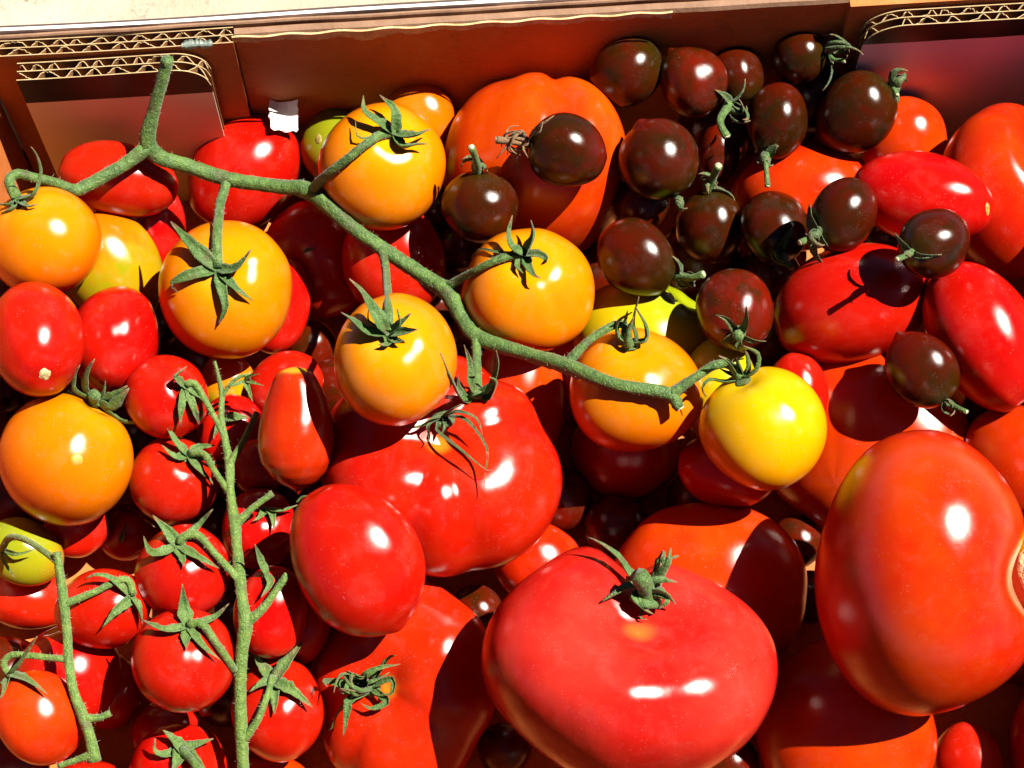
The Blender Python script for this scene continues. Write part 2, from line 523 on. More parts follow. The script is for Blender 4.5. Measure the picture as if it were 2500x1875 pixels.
def build_box():
    # floor of the box
    z0, z1 = -0.0035, 0.0
    c = [(LEFT_X - 0.007, FRONT_Y - 0.007), (RIGHT_X + 0.007, FRONT_Y - 0.007)]
    bl = wall(U_LEFT - 0.007, 0.0, 0); br = wall(U_RIGHT + 0.007, 0.0, 0)
    pts = c + [(br[0], br[1]), (bl[0], bl[1])]
    V = [(x, y, z) for z in (z0, z1) for x, y in pts]
    F = [(3, 2, 1, 0), (4, 5, 6, 7)] + [(i, (i + 1) % 4, 4 + (i + 1) % 4, 4 + i) for i in range(4)]
    box_part('bottom', V, F, MAT['kraft'])
    # back wall: folded board, its rounded fold upwards
    us = np.linspace(U_LEFT - 0.007, U_RIGHT + 0.007, 160)
    T0 = 0.0014
    prof = [(0.0, 0.0), (0.0, RIM - 0.0006), (0.0004, RIM - 0.0001), (0.0010, RIM - 0.0001), (T0, RIM - 0.0006), (T0, 0.0)]
    V = []
    for u in us:
        wob = 0.0004 * math.sin(u * 60) + 0.0003 * math.sin(u * 171 + 1)
        for w, z in prof:
            V.append(wall(u, w + wob, z + (wob if z > 0.01 else 0)))
    k = len(prof)
    F = []
    for i in range(len(us) - 1):
        for j in range(k):
            a, b = i * k + j, i * k + (j + 1) % k
            F.append((a, b, b + k, a + k))
    F += [tuple(range(k)), tuple(reversed(range((len(us) - 1) * k, len(us) * k)))]
    back = box_part('back_wall', V, F, MAT['rim'])
    # folded inner panel right of the corner flap
    uI = on_wall(500, 58, 0.006)[0]
    us2 = np.linspace(uI, U_RIGHT + 0.006, 150)
    prof2 = [(T0 + 0.0003, 0.0), (T0 + 0.0003, RIM - 0.0024), (T0 + 0.0008, RIM - 0.0014), (0.0030, RIM - 0.0011),
             (0.0043, RIM - 0.0016), (WALL_T, RIM - 0.0030), (WALL_T, 0.0)]
    V2, F2, k2 = [], [], len(prof2)
    for u in us2:
        wob = 0.0003 * math.sin(u * 60) + 0.0003 * math.sin(u * 171 + 1)
        for w, z in prof2:
            V2.append(wall(u, w + (wob if w > 0.002 else 0), z + (wob if z > 0.01 else 0)))
    for i in range(len(us2) - 1):
        for j in range(k2):
            p, q = i * k2 + j, i * k2 + (j + 1) % k2
            F2.append((p, q, q + k2, p + k2))
    F2 += [tuple(range(k2)), tuple(reversed(range((len(us2) - 1) * k2, len(us2) * k2)))]
    pan = box_part('inner_panel', V2, F2, MAT['kraft'])
    pan.data.materials.append(MAT['rim'])
    for i, p in enumerate(pan.data.polygons):
        if i < (len(us2) - 1) * k2 and i % k2 in (1, 2, 3, 4):
            p.material_index = 1
    # white outer liner, standing a little proud of the fold
    V, F = slab([wall(u, -0.0009 + 0.0003 * math.sin(u * 45), 0)[:2] for u in us],
                [RIM + 0.0006 + 0.0004 * math.sin(u * 33 + 2) for u in us], [0.0] * len(us), 0.0011)
    o = box_part('outer_liner', V, F, MAT['white'], back); o.location = (0, 0, 0)
    V, F = slab([wall(u, -0.0020 + 0.0003 * math.sin(u * 45), 0)[:2] for u in us],
                [RIM + 0.0004 + 0.0004 * math.sin(u * 33 + 2.2) for u in us], [0.0] * len(us), 0.0008)
    o = box_part('print_and_shade_liner', V, F, MAT['shadeliner'], back); o.location = (0, 0, 0)  # thin dark sheet added as the shade line behind the rim
    # torn strip of paper hanging from the fold
    ua = on_wall(497, 62, WALL_T)[0]; ub = on_wall(1455, 2, WALL_T)[0]
    uu = np.linspace(ua, ub, 260)
    rag = np.convolve(rng.normal(0, 1, 300), np.ones(5) / 5, 'same')[:260] * 0.0007 \
        + np.convolve(rng.normal(0, 1, 340), np.ones(31) / 31, 'same')[:260] * 0.0016
    low = 0.0042 + rag
    low += 0.0022 * np.exp(-((uu - on_wall(795, 70, WALL_T)[0]) / 0.006) ** 2)
    V, F = slab([wall(u, WALL_T + 0.0007 + 0.0003 * math.sin(u * 400), 0)[:2] for u in uu],
                [RIM - 0.0012] * len(uu), [RIM - max(0.0015, l) for l in low], 0.0007)
    o = box_part('torn_strip', V, F, MAT['torn'], back); o.location = (0, 0, 0)
    # corner flap with its raw edge level with the rim
    uA = on_wall(497, 62, 0.0075)[0]
    w0 = T0 + 0.0006
    flapA = board('corner_flap', U_LEFT + 0.0005, uA, w0, 0.0026, 0.0030, 0.0064, 0.0080,
                  lambda u: RIM - 0.0012 - 0.0004 * math.sin(u * 50), 0.0, MAT['kraft'], box)
    # smear of glue over the raw edge
    g0 = on_wall(385, 86, 0.010)[0]; g1 = on_wall(452, 80, 0.010)[0]
    gu = np.linspace(g0, g1, 30)
    gl = 0.0004 + 0.0014 * np.abs(np.sin((gu - g0) / (g1 - g0) * 6.0)) * rng.uniform(0.5, 1.0, 30)
    V, F = [], []
    for i, u in enumerate(gu):
        hw = 0.0011 * math.sin(math.pi * (i + 0.5) / 30) ** 0.5 * rng.uniform(0.7, 1.0)
        for w, z in ((w0 + 0.0050 - 2.2 * hw * rng.uniform(0.2, 1.0), RIM - 0.0011), (w0 + 0.0060, RIM - 0.0008 - 0.0002 * rng.uniform()),
                     (w0 + 0.0062, RIM - 0.0014 - 1.5 * gl[i] * rng.uniform(0.5, 1.0)), (w0 + 0.0052, RIM - 0.0020)):
            V.append(wall(u, w, z))
    for i in range(29):
        for j in range(4):
            a, b = 4 * i + j, 4 * i + (j + 1) % 4
            F.append((a, b, b + 4, a + 4))
    F += [(0, 1, 2, 3), (119, 118, 117, 116)]
    o = box_part('glue_smear', V, F, MAT['glue'], flapA, True); o.location = (0, 0, 0)
    # lower printed flap in front of it, rounded at its free corner
    wB = w0 + 0.0070
    wf = wB + 0.0062
    u1, zc = on_wall(455, 180, wf)
    _, zb = on_wall(250, 124, wB)
    u0, _ = on_wall(34, 130, wB)

    def topB(u, u0=u0, u1=u1, zb=zb, R=0.011):
        d = u - (u1 - R)
        t = zb - 0.0002 * math.sin(u * 90)
        if d > 0:
            t -= (R - math.sqrt(max(R * R - d * d, 0.0))) * 0.85
        return t
    _, zband = on_wall(300, 208, wf)
    board('printed_flap', u0, u1, wB, 0.0029, 0.0033, 0.0064, 0.0080, topB, 0.0,
          print_mat(zband - RIM, (0.95, 0.84, 0.66)), box)
    # the same flap on the other corner, coming from the right wall
    v0, _ = on_wall(1868, 85, wf)
    _, zr = on_wall(2150, 10, wB)

    def topC(u, v0=v0, zr=zr, R=0.013):
        d = (v0 + R) - u
        t = zr
        if d > 0:
            t -= (R - math.sqrt(max(R * R - d * d, 0.0))) * 0.8
        return t
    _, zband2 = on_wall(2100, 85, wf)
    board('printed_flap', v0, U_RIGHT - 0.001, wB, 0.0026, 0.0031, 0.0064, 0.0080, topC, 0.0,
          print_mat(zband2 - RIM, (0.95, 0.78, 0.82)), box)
    # corner flap behind it, kraft, ends at a vertical edge
    c0, _ = on_wall(1818, 60, WALL_T)
    V, F = slab([wall(u, WALL_T + 0.0016, 0)[:2] for u in np.linspace(c0, U_RIGHT, 12)],
                [RIM - 0.001] * 12, [0.0] * 12, 0.0028)
    box_part('corner_flap', V, F, MAT['kraft'])
    # side walls and front wall
    yl = wall(U_LEFT, wB, 0)[1]
    frL = lambda u, w: np.array([LEFT_X - 0.0068 + w, u])
    def topL(y):
        return RIM + 0.001 - 0.012 * max(0.0, min(1.0, (yl - 0.012 - y) / 0.02)) * 0.0
    board('left_wall', FRONT_Y - 0.006, yl + 0.002, 0.0, 0.003, 0.0035, 0.0064, 0.0080, topL, 0.0,
          MAT['kraft'], box, frame=frL)
    yr = wall(U_RIGHT, wB, 0)[1]
    frR = lambda u, w: np.array([RIGHT_X + 0.0068 - w, u])
    board('right_wall', FRONT_Y - 0.006, yr + 0.002, 0.0, 0.003, 0.0035, 0.0064, 0.0080,
          lambda y: RIM, 0.0, MAT['white'], box, frame=frR)
    V, F = slab([(x, FRONT_Y - 0.0085) for x in np.linspace(LEFT_X - 0.007, RIGHT_X + 0.007, 20)],
                [RIM] * 20, [0.0] * 20, 0.005)
    box_part('front_wall', V, F, MAT['kraft'])


build_box()

# paving the box stands on
def build_ground():
    V = [(-1.5, -1.5, -0.004), (1.5, -1.5, -0.004), (1.5, 1.5, -0.004), (-1.5, 1.5, -0.004)]
    g = link('ground', pymesh('ground', V, [(0, 1, 2, 3)]), None,
             ground_mat('pale_stone', (0.27, 0.215, 0.125), (0.38, 0.345, 0.28), (0.11, 0.085, 0.05)), False)
    tag(g, kind='structure')


build_ground()

# ------------------------------------------------------------------ tomatoes
TH = np.linspace(0, math.pi, 45)
PH = np.linspace(0, 2 * math.pi, 72, endpoint=False)


def shape_verts(kind, seed):
    """unit fruit, stem at +z: array (45, 72, 3)"""
    r = np.random.default_rng(seed)
    t, p = np.meshgrid(TH, PH, indexing='ij')
    ct, s_ = np.cos(t), np.sin(t)
    rad = np.ones_like(t)
    zs, dim, sig, nl, amp, top = 1.0, 0.10, 0.30, 0, 0.0, 1.0
    if kind == 'round': zs, dim, sig, nl, amp = 0.94, 0.14, 0.30, 5, 0.012
    elif kind == 'roundflat': zs, dim, sig, nl, amp = 0.90, 0.16, 0.34, 5, 0.015
    elif kind == 'cherry': zs, dim, sig, nl, amp = 0.95, 0.12, 0.26, 5, 0.010
    elif kind in ('dark', 'darktip'): zs, dim, sig, nl, amp = 1.17, 0.04, 0.2, 4, 0.012
    elif kind in ('plum', 'plumtip'): zs, dim, sig, nl, amp = 1.34, 0.06, 0.22, 4, 0.012
    elif kind == 'egg': zs, dim, sig, nl, amp = 1.20, 0.05, 0.2, 4, 0.012
    elif kind == 'pear': zs, dim, sig, nl, amp = 1.5, 0.0, 0.2, 3, 0.010
    elif kind == 'beef': zs, dim, sig, nl, amp = 0.78, 0.36, 0.42, 6, 0.05
    elif kind == 'bigsmooth': zs, dim, sig, nl, amp = 0.82, 0.30, 0.36, 5, 0.026
    elif kind == 'lobed': zs, dim, sig, nl, amp = 0.84, 0.20, 0.4, 5, 0.058
    elif kind == 'kidney': zs, dim, sig, nl, amp = 0.9, 0.0, 0.3, 3, 0.02
    rad = rad - dim * np.exp(-(t / sig) ** 2)
    if nl:
        ph = r.uniform(0, 6.28)
        warp = p + 0.25 * np.sin(2 * p + r.uniform(0, 6.28)) + 0.15 * np.sin(3 * p + r.uniform(0, 6.28))
        c = np.cos(nl * warp + ph)
        if kind in ('beef', 'lobed'):
            c = 1.0 - 2.0 * (0.5 - 0.5 * c) ** 1.6
        ribs = c * np.clip(s_, 0, 1) ** 0.7 * (0.55 + 0.45 * ct) * (1 - np.exp(-(t / 0.35) ** 2))
        rad = rad * (1 + amp * ribs)
    # gentle irregularity
    for k in range(5):
        d = unit(r.normal(size=3)); f = r.uniform(1.0, 2.4)
        a = (0.014 if kind not in ('beef', 'lobed', 'kidney') else 0.018)
        rad = rad * (1 + a * np.sin(f * (d[0] * s_ * np.cos(p) + d[1] * s_ * np.sin(p) + d[2] * ct) * 2 + r.uniform(0, 6.28)))
    if kind == 'bigsmooth':
        x, y = rad * s_ ** 0.82 * np.cos(p), rad * s_ ** 0.82 * np.sin(p)
        z = rad * np.sign(ct) * np.abs(ct) ** 0.86 * zs
    else:
        x, y, z = rad * s_ * np.cos(p), rad * s_ * np.sin(p), rad * ct * zs
    if kind == 'pear':
        q = (1 - ct) / 2
        prof = np.interp(q, [0, .003, .008, .016, .03, .06, .11, .18, .30, .42, .55, .66, .78, .88, .95, .985, 1.0],
                         [0, .11, .19, .28, .39, .49, .57, .65, .78, .90, .98, 1.0, .93, .72, .46, .22, 0])
        k_ = np.where(s_ > 1e-6, prof / np.maximum(s_, 1e-6), 0)
        x *= k_; y *= k_
    if kind in ('darktip', 'plumtip', 'pear'):
        tip = (0.05 if kind == 'plumtip' else 0.13) * np.exp(-((math.pi - t) / 0.16) ** 2)
        z -= tip
    if kind in ('dark',):
        z -= 0.03 * np.exp(-((math.pi - t) / 0.12) ** 2)
    return np.stack([x, y, z], -1)


UNIT = []
_g = (1 + 5 ** 0.5) / 2
for i in range(240):
    zz = 1 - 2 * (i + 0.5) / 240
    a = 2 * math.pi * i / _g
    UNIT.append((math.sqrt(1 - zz * zz) * math.cos(a), math.sqrt(1 - zz * zz) * math.sin(a), zz))
UNIT = np.array(UNIT)

PLACED = []     # dicts with c, A (rows a, b, w), r


class Tom:
    pass


def ellipsoid(T, t):
    s = t / FPX * K
    return at(T.cx, T.cy, t), np.array([T.rx, T.ry, T.rz]) * s


def hits(T, t, tol=0.91):
    c, r = ellipsoid(T, t)
    P = c + (UNIT * r) @ T.A
    if P[:, 2].min() < 0.0005:
        return True
    if T.wallcheck and (np.dot(P - PA, WX).min() < WALL_T - 0.004):
        return True
    for B in PLACED:
        if np.linalg.norm(B.c - c) > B.r.max() + r.max():
            continue
        q = ((P - B.c) @ B.A.T) / (B.r * tol)
        if (np.einsum('ij,ij->i', q, q) < 1).any():
            return True
        q = ((B.P - c) @ T.A.T) / (r * tol)
        if (np.einsum('ij,ij->i', q, q) < 1).any():
            return True
    return False


def place(T, fixed=None):
    w = -unit(ray(T.cx, T.cy))
    u = unit(np.cross(CAM_UP, w)); v = np.cross(w, u)
    ca, sa = math.cos(math.radians(T.ang)), math.sin(math.radians(T.ang))
    a, b = ca * u + sa * v, -sa * u + ca * v
    T.A = np.array([a, b, w]); T.uvw = np.array([u, v, w])
    # shape in the u, v, w frame
    sx, sy, sz = T.stem
    s = unit(np.array([sx, sy, sz]))
    T.sdir = s @ T.uvw
    ref = np.array([0, 0, 1.0]) if abs(s[2]) < 0.9 else np.array([1.0, 0, 0])
    lx = unit(np.cross(ref, s)); ly = np.cross(s, lx)
    Rl = np.array([lx, ly, s])                      # rows: local axes in u,v,w
    V = shape_verts(T.shape, T.seed).reshape(-1, 3) @ Rl      # u,v,w coords
    if T.shape == 'kidney':
        # a hollow in the flank that faces right
        d = (V[:, 0] - 1.0) ** 2 / 0.30 + (V[:, 1] + 0.02) ** 2 / 0.07 + (V[:, 2] - 0.1) ** 2 / 0.5
        V[:, 0] -= 0.25 * np.exp(-d)
        V[:, 0] += 0.10 * np.exp(-((V[:, 1] + 0.55) / 0.35) ** 2) * np.clip(V[:, 0], 0, 1)
        V[:, 0] *= 1.0 - 0.10 * np.clip(V[:, 1], 0, 1)
    if T.key == 'BS2':
        # crease that runs from the stem over the shoulder between two lobes
        V[:, 1] -= 0.17 * np.exp(-((V[:, 0] - 0.02) / 0.15) ** 2) * np.clip((V[:, 1] - 0.35) / 0.5, 0, 1)
        V[:, 1] += 0.13 * np.exp(-((V[:, 0] + 0.45) / 0.36) ** 2) * np.clip((V[:, 1] - 0.3) / 0.5, 0, 1)
    rot = np.array([[ca, sa, 0], [-sa, ca, 0], [0, 0, 1]])
    V = V @ rot.T                                   # a,b,w coords
    lo, hi = V.min(0), V.max(0)
    V = (V - (lo + hi) / 2)
    ext = (hi - lo) / 2
    sc = np.array([T.rx / ext[0], T.ry / ext[1], 0])
    sc[2] = math.sqrt(sc[0] * sc[1]) * T.rzf * (0.82 if T.layer <= 1 else 0.95)
    V *= sc
    T.rz = ext[2] * sc[2]
    # slide away from the camera until it rests on what lies below
    t_hi = (CAM[2] - 0.0) / CT * 1.3
    zt = RIM + 0.06
    r_ = ray(T.cx, T.cy)
    t = (zt - CAM[2]) / r_[2]
    step = 0.002
    while t < t_hi and not hits(T, t + step):
        t += step
    lo_t, hi_t = t, t + step
    for _ in range(6):
        m = (lo_t + hi_t) / 2
        if hits(T, m): hi_t = m
        else: lo_t = m
    t = lo_t if fixed is None else fixed
    if T.zmin is not None:
        t = min(t, (T.zmin - CAM[2]) / r_[2])
    t -= T.lift
    T.t = t
    T.c, T.r = ellipsoid(T, t)
    T.P = T.c + (UNIT * T.r) @ T.A
    PLACED.append(T)
    T.V = V * (t / FPX * K)                          # metres, a,b,w frame
    T.Rl = Rl
    return T


def faces_uv(nt, npn):
    F = []
    for i in range(nt - 1):
        for j in range(npn):
            a, b = i * npn + j, i * npn + (j + 1) % npn
            F.append((a, a + npn, b + npn, b))
    return F


FUV = faces_uv(45, 72)


def build_tomato(T):
    W = T.V @ T.A                                    # world offsets
    base = T.c + np.array([0, 0, W[:, 2].min()])
    base[0], base[1] = T.c[0], T.c[1]
    root = empty(T.name, base, T.label, 'tomato', T.group)
    L = T.Rl @ T.uvw                                 # rows: local axes in world
    V = W @ L.T
    m = pymesh('fruit', V, FUV)
    at_ = m.attributes.new("stemness", 'FLOAT', 'POINT')
    at_.data.foreach_set("value", np.repeat(1 - TH / math.pi, len(PH)).astype(np.float32))
    o = link('fruit', m, root, MAT[T.mat])
    M = Matrix([[*L[:, 0], 0], [*L[:, 1], 0], [*L[:, 2], 0], [0, 0, 0, 1]])
    o.matrix_local = Matrix.Translation(Vector(T.c - base)) @ M
    T.root, T.base, T.body = root, base, o
    T.bvh = BVHTree.FromPolygons([tuple(v) for v in (W + T.c)], FUV)


# id, layer, cx, cy, rx, ry, angle, shape, material, stem, name, label, options
def st(x, y):              # stem seen at this picture point
    return ('px', x, y)


def sd(x, y, z):           # stem direction: right, up, towards the camera
    return ('dir', x, y, z)


TOMS = {}


def tom(key, layer, cx, cy, rx, ry, ang, shape, mat, stem, name, label, group=None,
        rzf=1.0, zmin=None, lift=0.0, wallcheck=True):
    T = Tom()
    T.key, T.layer, T.cx, T.cy, T.rx, T.ry, T.ang = key, layer, cx, cy, rx, ry, ang
    T.shape, T.mat, T.name, T.label, T.group = shape, mat, name, label, group
    T.rzf, T.zmin, T.lift, T.wallcheck = rzf, zmin, lift, wallcheck
    T.seed = sum(ord(ch) * (i + 3) for i, ch in enumerate(key)) + 11
    if stem[0] == 'px':
        rm = math.sqrt(rx * ry)
        x, y = (stem[1] - cx) / rm, -(stem[2] - cy) / rm
        l = math.hypot(x, y)
        if l > 0.98: x, y = x / l * 0.98, y / l * 0.98
        T.stem = (x, y, math.sqrt(max(0, 1 - x * x - y * y)))
    else:
        T.stem = stem[1:]
    TOMS[key] = T
    return T


G_O, G_D, G_C, G_P, G_B = ('orange vine tomatoes', 'dark cherry tomatoes', 'small red vine tomatoes',
                           'red plum tomatoes', 'big red and orange tomatoes')
# ---- bottom layer
tom('BS4', 0, 1157, 365, 205, 203, 0, 'lobed', 'lobed', sd(0.1, 0.95, -0.2), 'lobed_tomato',
    'big lobed orange tomato by the wall under dark cherry tomatoes', G_B, rzf=1.15)
tom('R29', 0, 1730, 425, 150, 118, 0, 'roundflat', 'orangered', sd(0.2, 0.5, -0.8), 'round_tomato',
    'orange-red tomato mostly hidden below the cluster of dark cherry tomatoes', G_B, zmin=0.030)
tom('R27', 0, 2188, 412, 158, 190, 0, 'bigsmooth', 'orangered', sd(0.5, 0.5, 0.5), 'lobed_tomato',
    'large orange-red tomato half in shade under the mauve printed flap', G_B, zmin=0.048)
tom('R22', 0, 1872, 955, 224, 205, 0, 'beef', 'orangered', sd(0.3, 0.5, -0.8), 'beefsteak_tomato',
    'large orange-red tomato with wide glare below the pointed dark cherry tomato', G_B)
tom('R33', 0, 1350, 975, 120, 105, 0, 'roundflat', 'red', sd(0.1, 0.2, -0.9), 'round_tomato',
    'red tomato in deep shade under the orange one at the vine end', G_B)
tom('R34', 0, 1235, 815, 75, 105, 0, 'egg', 'red', sd(0, 1, 0.1), 'plum_tomato',
    'shaded red tomato wedged behind the vine between two orange tomatoes', G_P)
tom('R7', 0, 690, 560, 112, 130, 20, 'egg', 'red', sd(-0.6, 0.7, 0.2), 'plum_tomato',
    'shaded dark red tomato lying under the bend of the long vine', G_P)
tom('T1', 0, 872, 1490, 200, 250, 0, 'beef', 'beef', st(800, 1490), 'beefsteak_tomato',
    'large red tomato whose withered green calyx is curled into a knot in its dimple', G_B)
tom('R20', 0, 1825, 1585, 195, 205, 0, 'roundflat', 'orangered', sd(0.3, 0.3, -0.9), 'round_tomato',
    'shaded red tomato with a sunlit patch beside the pinkish beefsteak tomato', G_B)
tom('R21', 0, 2090, 1650, 75, 90, 0, 'round', 'red', sd(0.2, 0.3, -0.9), 'round_tomato',
    'red tomato in deep shade under the kidney-shaped tomato', G_B)
tom('R35', 0, 2262, 1600, 80, 130, 0, 'egg', 'red', sd(0.2, 1, 0), 'plum_tomato',
    'shaded red tomato peeping out past the lower end of the kidney-shaped tomato', G_B)
tom('FD1', 0, 1540, 290, 78, 78, 0, 'round', 'darkred', sd(0, 0.4, -0.9), 'dark_filler_tomato',  # hidden fillers, coloured dark so the gaps above them stay black
    'filler tomato coloured dark to keep gaps black beneath the dark cherry tomatoes', 'dark filler tomatoes')
tom('FD2', 0, 1750, 215, 75, 75, 0, 'round', 'darkred', sd(0, 0.4, -0.9), 'dark_filler_tomato',
    'filler tomato coloured dark to keep gaps black beneath the dark cherry tomatoes', 'dark filler tomatoes')
tom('FD3', 0, 1510, 560, 90, 90, 0, 'round', 'dark', sd(0, 0.4, -0.9), 'dark_filler_tomato',
    'filler tomato coloured dark to keep gaps black beneath the dark cherry tomatoes', 'dark filler tomatoes')
tom('FD4', 0, 1385, 440, 62, 62, 0, 'round', 'dark', sd(0, 0.4, -0.9), 'dark_filler_tomato',  # dark filler added to cover a sunlit spot of floor
    'filler tomato coloured dark to keep gaps black beneath the dark cherry tomatoes', 'dark filler tomatoes')
tom('C12', 0, 232, 1490, 78, 85, 0, 'cherry', 'red', sd(0.6, 0.5, -0.4), 'small_red_tomato',
    'shaded small red tomato right of the left vine with a shadow edge across it', G_C)
tom('C8', 0, 272, 1150, 62, 62, 0, 'cherry', 'red', sd(0.1, 0.8, 0.5), 'small_red_tomato',
    'very dark shaded small red tomato below the orange tomato with the blossom dot', G_C)
tom('C13b', 0, 62, 1292, 95, 68, -8, 'egg', 'red', sd(-1, 0.2, 0), 'small_red_tomato',
    'shaded red tomato directly under the green one', G_C)
tom('C14', 0, 360, 1590, 76, 76, 0, 'cherry', 'red', sd(0.2, 0.5, -0.6), 'small_red_tomato',
    'shaded small red tomato between two vine tomatoes by a lit floor patch', G_C)
tom('C17', 0, 655, 1345, 62, 90, -15, 'egg', 'red', sd(0.2, 1, -0.3), 'small_red_tomato',
    'shaded red tomato left of the big glossy plum tomato', G_C)
tom('C16', 0, 575, 1690, 95, 60, 0, 'egg', 'orangered', sd(-1, 0, 0), 'small_red_tomato',
    'orange-red tomato just showing below the star-calyx cherry tomato', G_C)
tom('R14', 0, 493, 830, 60, 70, 0, 'cherry', 'halfgreen', sd(0.1, 0.9, 0.2), 'small_orange_tomato',
    'small orange tomato with a green flank behind the thin vine tip', G_C, zmin=0.024)
tom('R15', 0, 503, 935, 76, 84, 0, 'cherry', 'red', st(482, 905), 'small_red_tomato',
    'small red tomato behind the pale vine left of the pear tomato', G_C, zmin=0.030)
tom('C18', 0, 560, 1010, 62, 62, 0, 'cherry', 'red', sd(0.1, 0.9, -0.2), 'small_red_tomato',
    'small red tomato in deep shade under the pear tomato', G_C)
tom('C19', 0, 165, 1135, 70, 70, 0, 'cherry', 'red', sd(0.1, 0.9, -0.2), 'small_red_tomato',
    'shaded red tomato between the green one and the orange one with the dot', G_C)
tom('R3', 0, 335, 500, 68, 112, 8, 'plum', 'red', sd(0.1, 1, 0.1), 'plum_tomato',
    'red plum tomato half covered by the one under the vine fork', G_P, zmin=0.028)
tom('R12', 0, 617, 832, 82, 75, 0, 'egg', 'red', sd(0.8, 0.4, 0), 'plum_tomato',
    'red tomato behind the neck of the pear tomato', G_P, zmin=0.030)
tom('R8', 0, 850, 565, 112, 122, 0, 'roundflat', 'red', sd(0.1, 0.4, -0.9), 'round_tomato',
    'red tomato crossed by the vine below the topmost orange tomato', G_B)
tom('R6', 0, 600, 660, 70, 106, -12, 'plum', 'red', sd(0.2, 1, -0.1), 'plum_tomato',
    'red tomato tucked behind the right flank of the star-calyx orange tomato', G_P)
# ---- second layer
tom('R10', 0, 1122, 850, 98, 160, 0, 'roundflat', 'orangered', sd(0.2, 0.7, -0.6), 'round_tomato',
    'orange-red tomato behind the beefsteak, striped by the shadow of the vine', G_B)
tom('R23', 1, 2205, 1005, 130, 130, 0, 'round', 'orangered', sd(0.3, 0.5, -0.7), 'round_tomato',
    'red tomato between the tilted plum tomato and the kidney-shaped one', G_B)
tom('R18', 1, 1530, 1282, 212, 197, 0, 'roundflat', 'orangered', sd(0.0, 0.5, -0.8), 'round_tomato',
    'orange-red tomato with curved shadows behind the pinkish beefsteak', G_B)
tom('R17', 1, 1160, 1218, 96, 92, 0, 'round', 'orangered', sd(0.0, 0.5, -0.8), 'round_tomato',
    'small orange-red tomato squeezed between the two beefsteak tomatoes', G_B)
tom('R28', 1, 1950, 303, 94, 96, 0, 'round', 'orangered', sd(-0.4, 0.5, -0.7), 'round_tomato',
    'orange-red tomato between the largest dark cherry tomato and the half-shaded large one', G_B, zmin=0.036)
tom('Y1', 1, 1392, 728, 155, 125, 0, 'roundflat', 'lime', sd(0.6, 0.6, 0.2), 'half_ripe_tomato',
    'yellow tomato turning green, under the dark ones, behind a vine tomato', G_O)
tom('Y2', 1, 1555, 850, 85, 122, 10, 'egg', 'lime', sd(0.1, 1, 0.2), 'half_ripe_tomato',
    'yellow-green tomato between the last two tomatoes of the long vine', G_O)
tom('O3', 1, 243, 585, 108, 128, 30, 'plum', 'halfgreen', sd(-0.5, 0.85, 0.1), 'half_ripe_tomato',
    'orange tomato with a green streak between two orange vine tomatoes', G_O)
tom('G1', 1, 735, 318, 86, 88, 0, 'round', 'green', sd(0.3, 0.6, 0.1), 'green_tomato',
    'green tomato behind the topmost orange vine tomato, near the white scrap', G_O)
tom('OV', 1, 905, 252, 76, 75, 45, 'egg', 'orange', sd(-0.7, -0.7, 0.1), 'oval_tomato',
    'small oval orange tomato between the box wall and the topmost orange tomato', G_O)
tom('O2', 1, 30, 397, 58, 60, 0, 'round', 'orange', sd(-0.3, 0.3, 0.9), 'orange_tomato',
    'small orange tomato in the corner under the curled vine end', G_O)
tom('GL', 1, 52, 1192, 86, 74, -5, 'egg', 'green', sd(-0.8, 0.5, 0.2), 'green_tomato',
    'green tomato under the upper end of the left vine', G_O)
tom('C11', 1, 148, 1462, 112, 118, 0, 'cherry', 'red', sd(-0.3, 0.9, 0.2), 'small_red_tomato',
    'red tomato with glare behind the left vine, cut by a shadow', G_C)
tom('R31', 1, 1720, 850, 68, 88, 0, 'egg', 'red', sd(0.1, 1, 0), 'plum_tomato',
    'red tomato showing behind the yellow tomato at the vine end', G_P)
tom('R32', 1, 1570, 1018, 106, 80, -12, 'egg', 'red', sd(-1, 0.2, 0), 'plum_tomato',
    'shaded red tomato under the yellow tomato at the vine end', G_P)
tom('C7', 1, 562, 1142, 82, 88, 0, 'cherry', 'red', st(578, 1098), 'small_red_tomato',
    'red vine tomato with a glinting calyx left of the big glossy plum', G_C, zmin=0.034)
tom('C6', 1, 584, 1322, 80, 100, 0, 'egg', 'red', sd(0.1, 0.9, 0.4), 'small_red_tomato',
    'oval red vine tomato under a bare vine stub, left of the plum', G_C)
# ---- third layer
tom('BS1', 2, 955, 1003, 264, 240, -6, 'beef', 'beef', st(962, 905), 'beefsteak_tomato',
    'large ribbed red beefsteak tomato with long thread-like withered sepals', G_B)
tom('R5', 2, 245, 735, 97, 119, -8, 'egg', 'red', sd(0.1, -0.2, 0.9), 'plum_tomato',
    'red oval tomato half in shadow right of the one showing its stem scar', G_P)
tom('R1', 2, 257, 387, 128, 80, -12, 'plum', 'red', sd(-1, 0.2, 0), 'plum_tomato',
    'red plum tomato lying under the vine fork by the printed flap', G_P)
tom('R2', 2, 527, 372, 138, 112, 55, 'plum', 'red', sd(-0.6, -0.8, 0.1), 'plum_tomato',
    'red plum tomato leaning on the wall beside the white scrap', G_P)
tom('C13', 2, 360, 857, 91, 91, 0, 'cherry', 'red', st(400, 838), 'small_red_tomato',
    'red vine tomato highest on the pale vine, under the orange star-calyx tomato', G_C, zmin=0.046)
tom('C9', 2, 222, 1315, 102, 87, -8, 'egg', 'red', st(285, 1285), 'small_red_tomato',
    'oval red tomato hanging on the arched stalk of the left vine', G_C)
tom('C10', 2, 85, 1550, 94, 105, 10, 'egg', 'orangered', st(18, 1462), 'small_red_tomato',
    'oval orange-red tomato on the lowest stalk of the left vine', G_C)
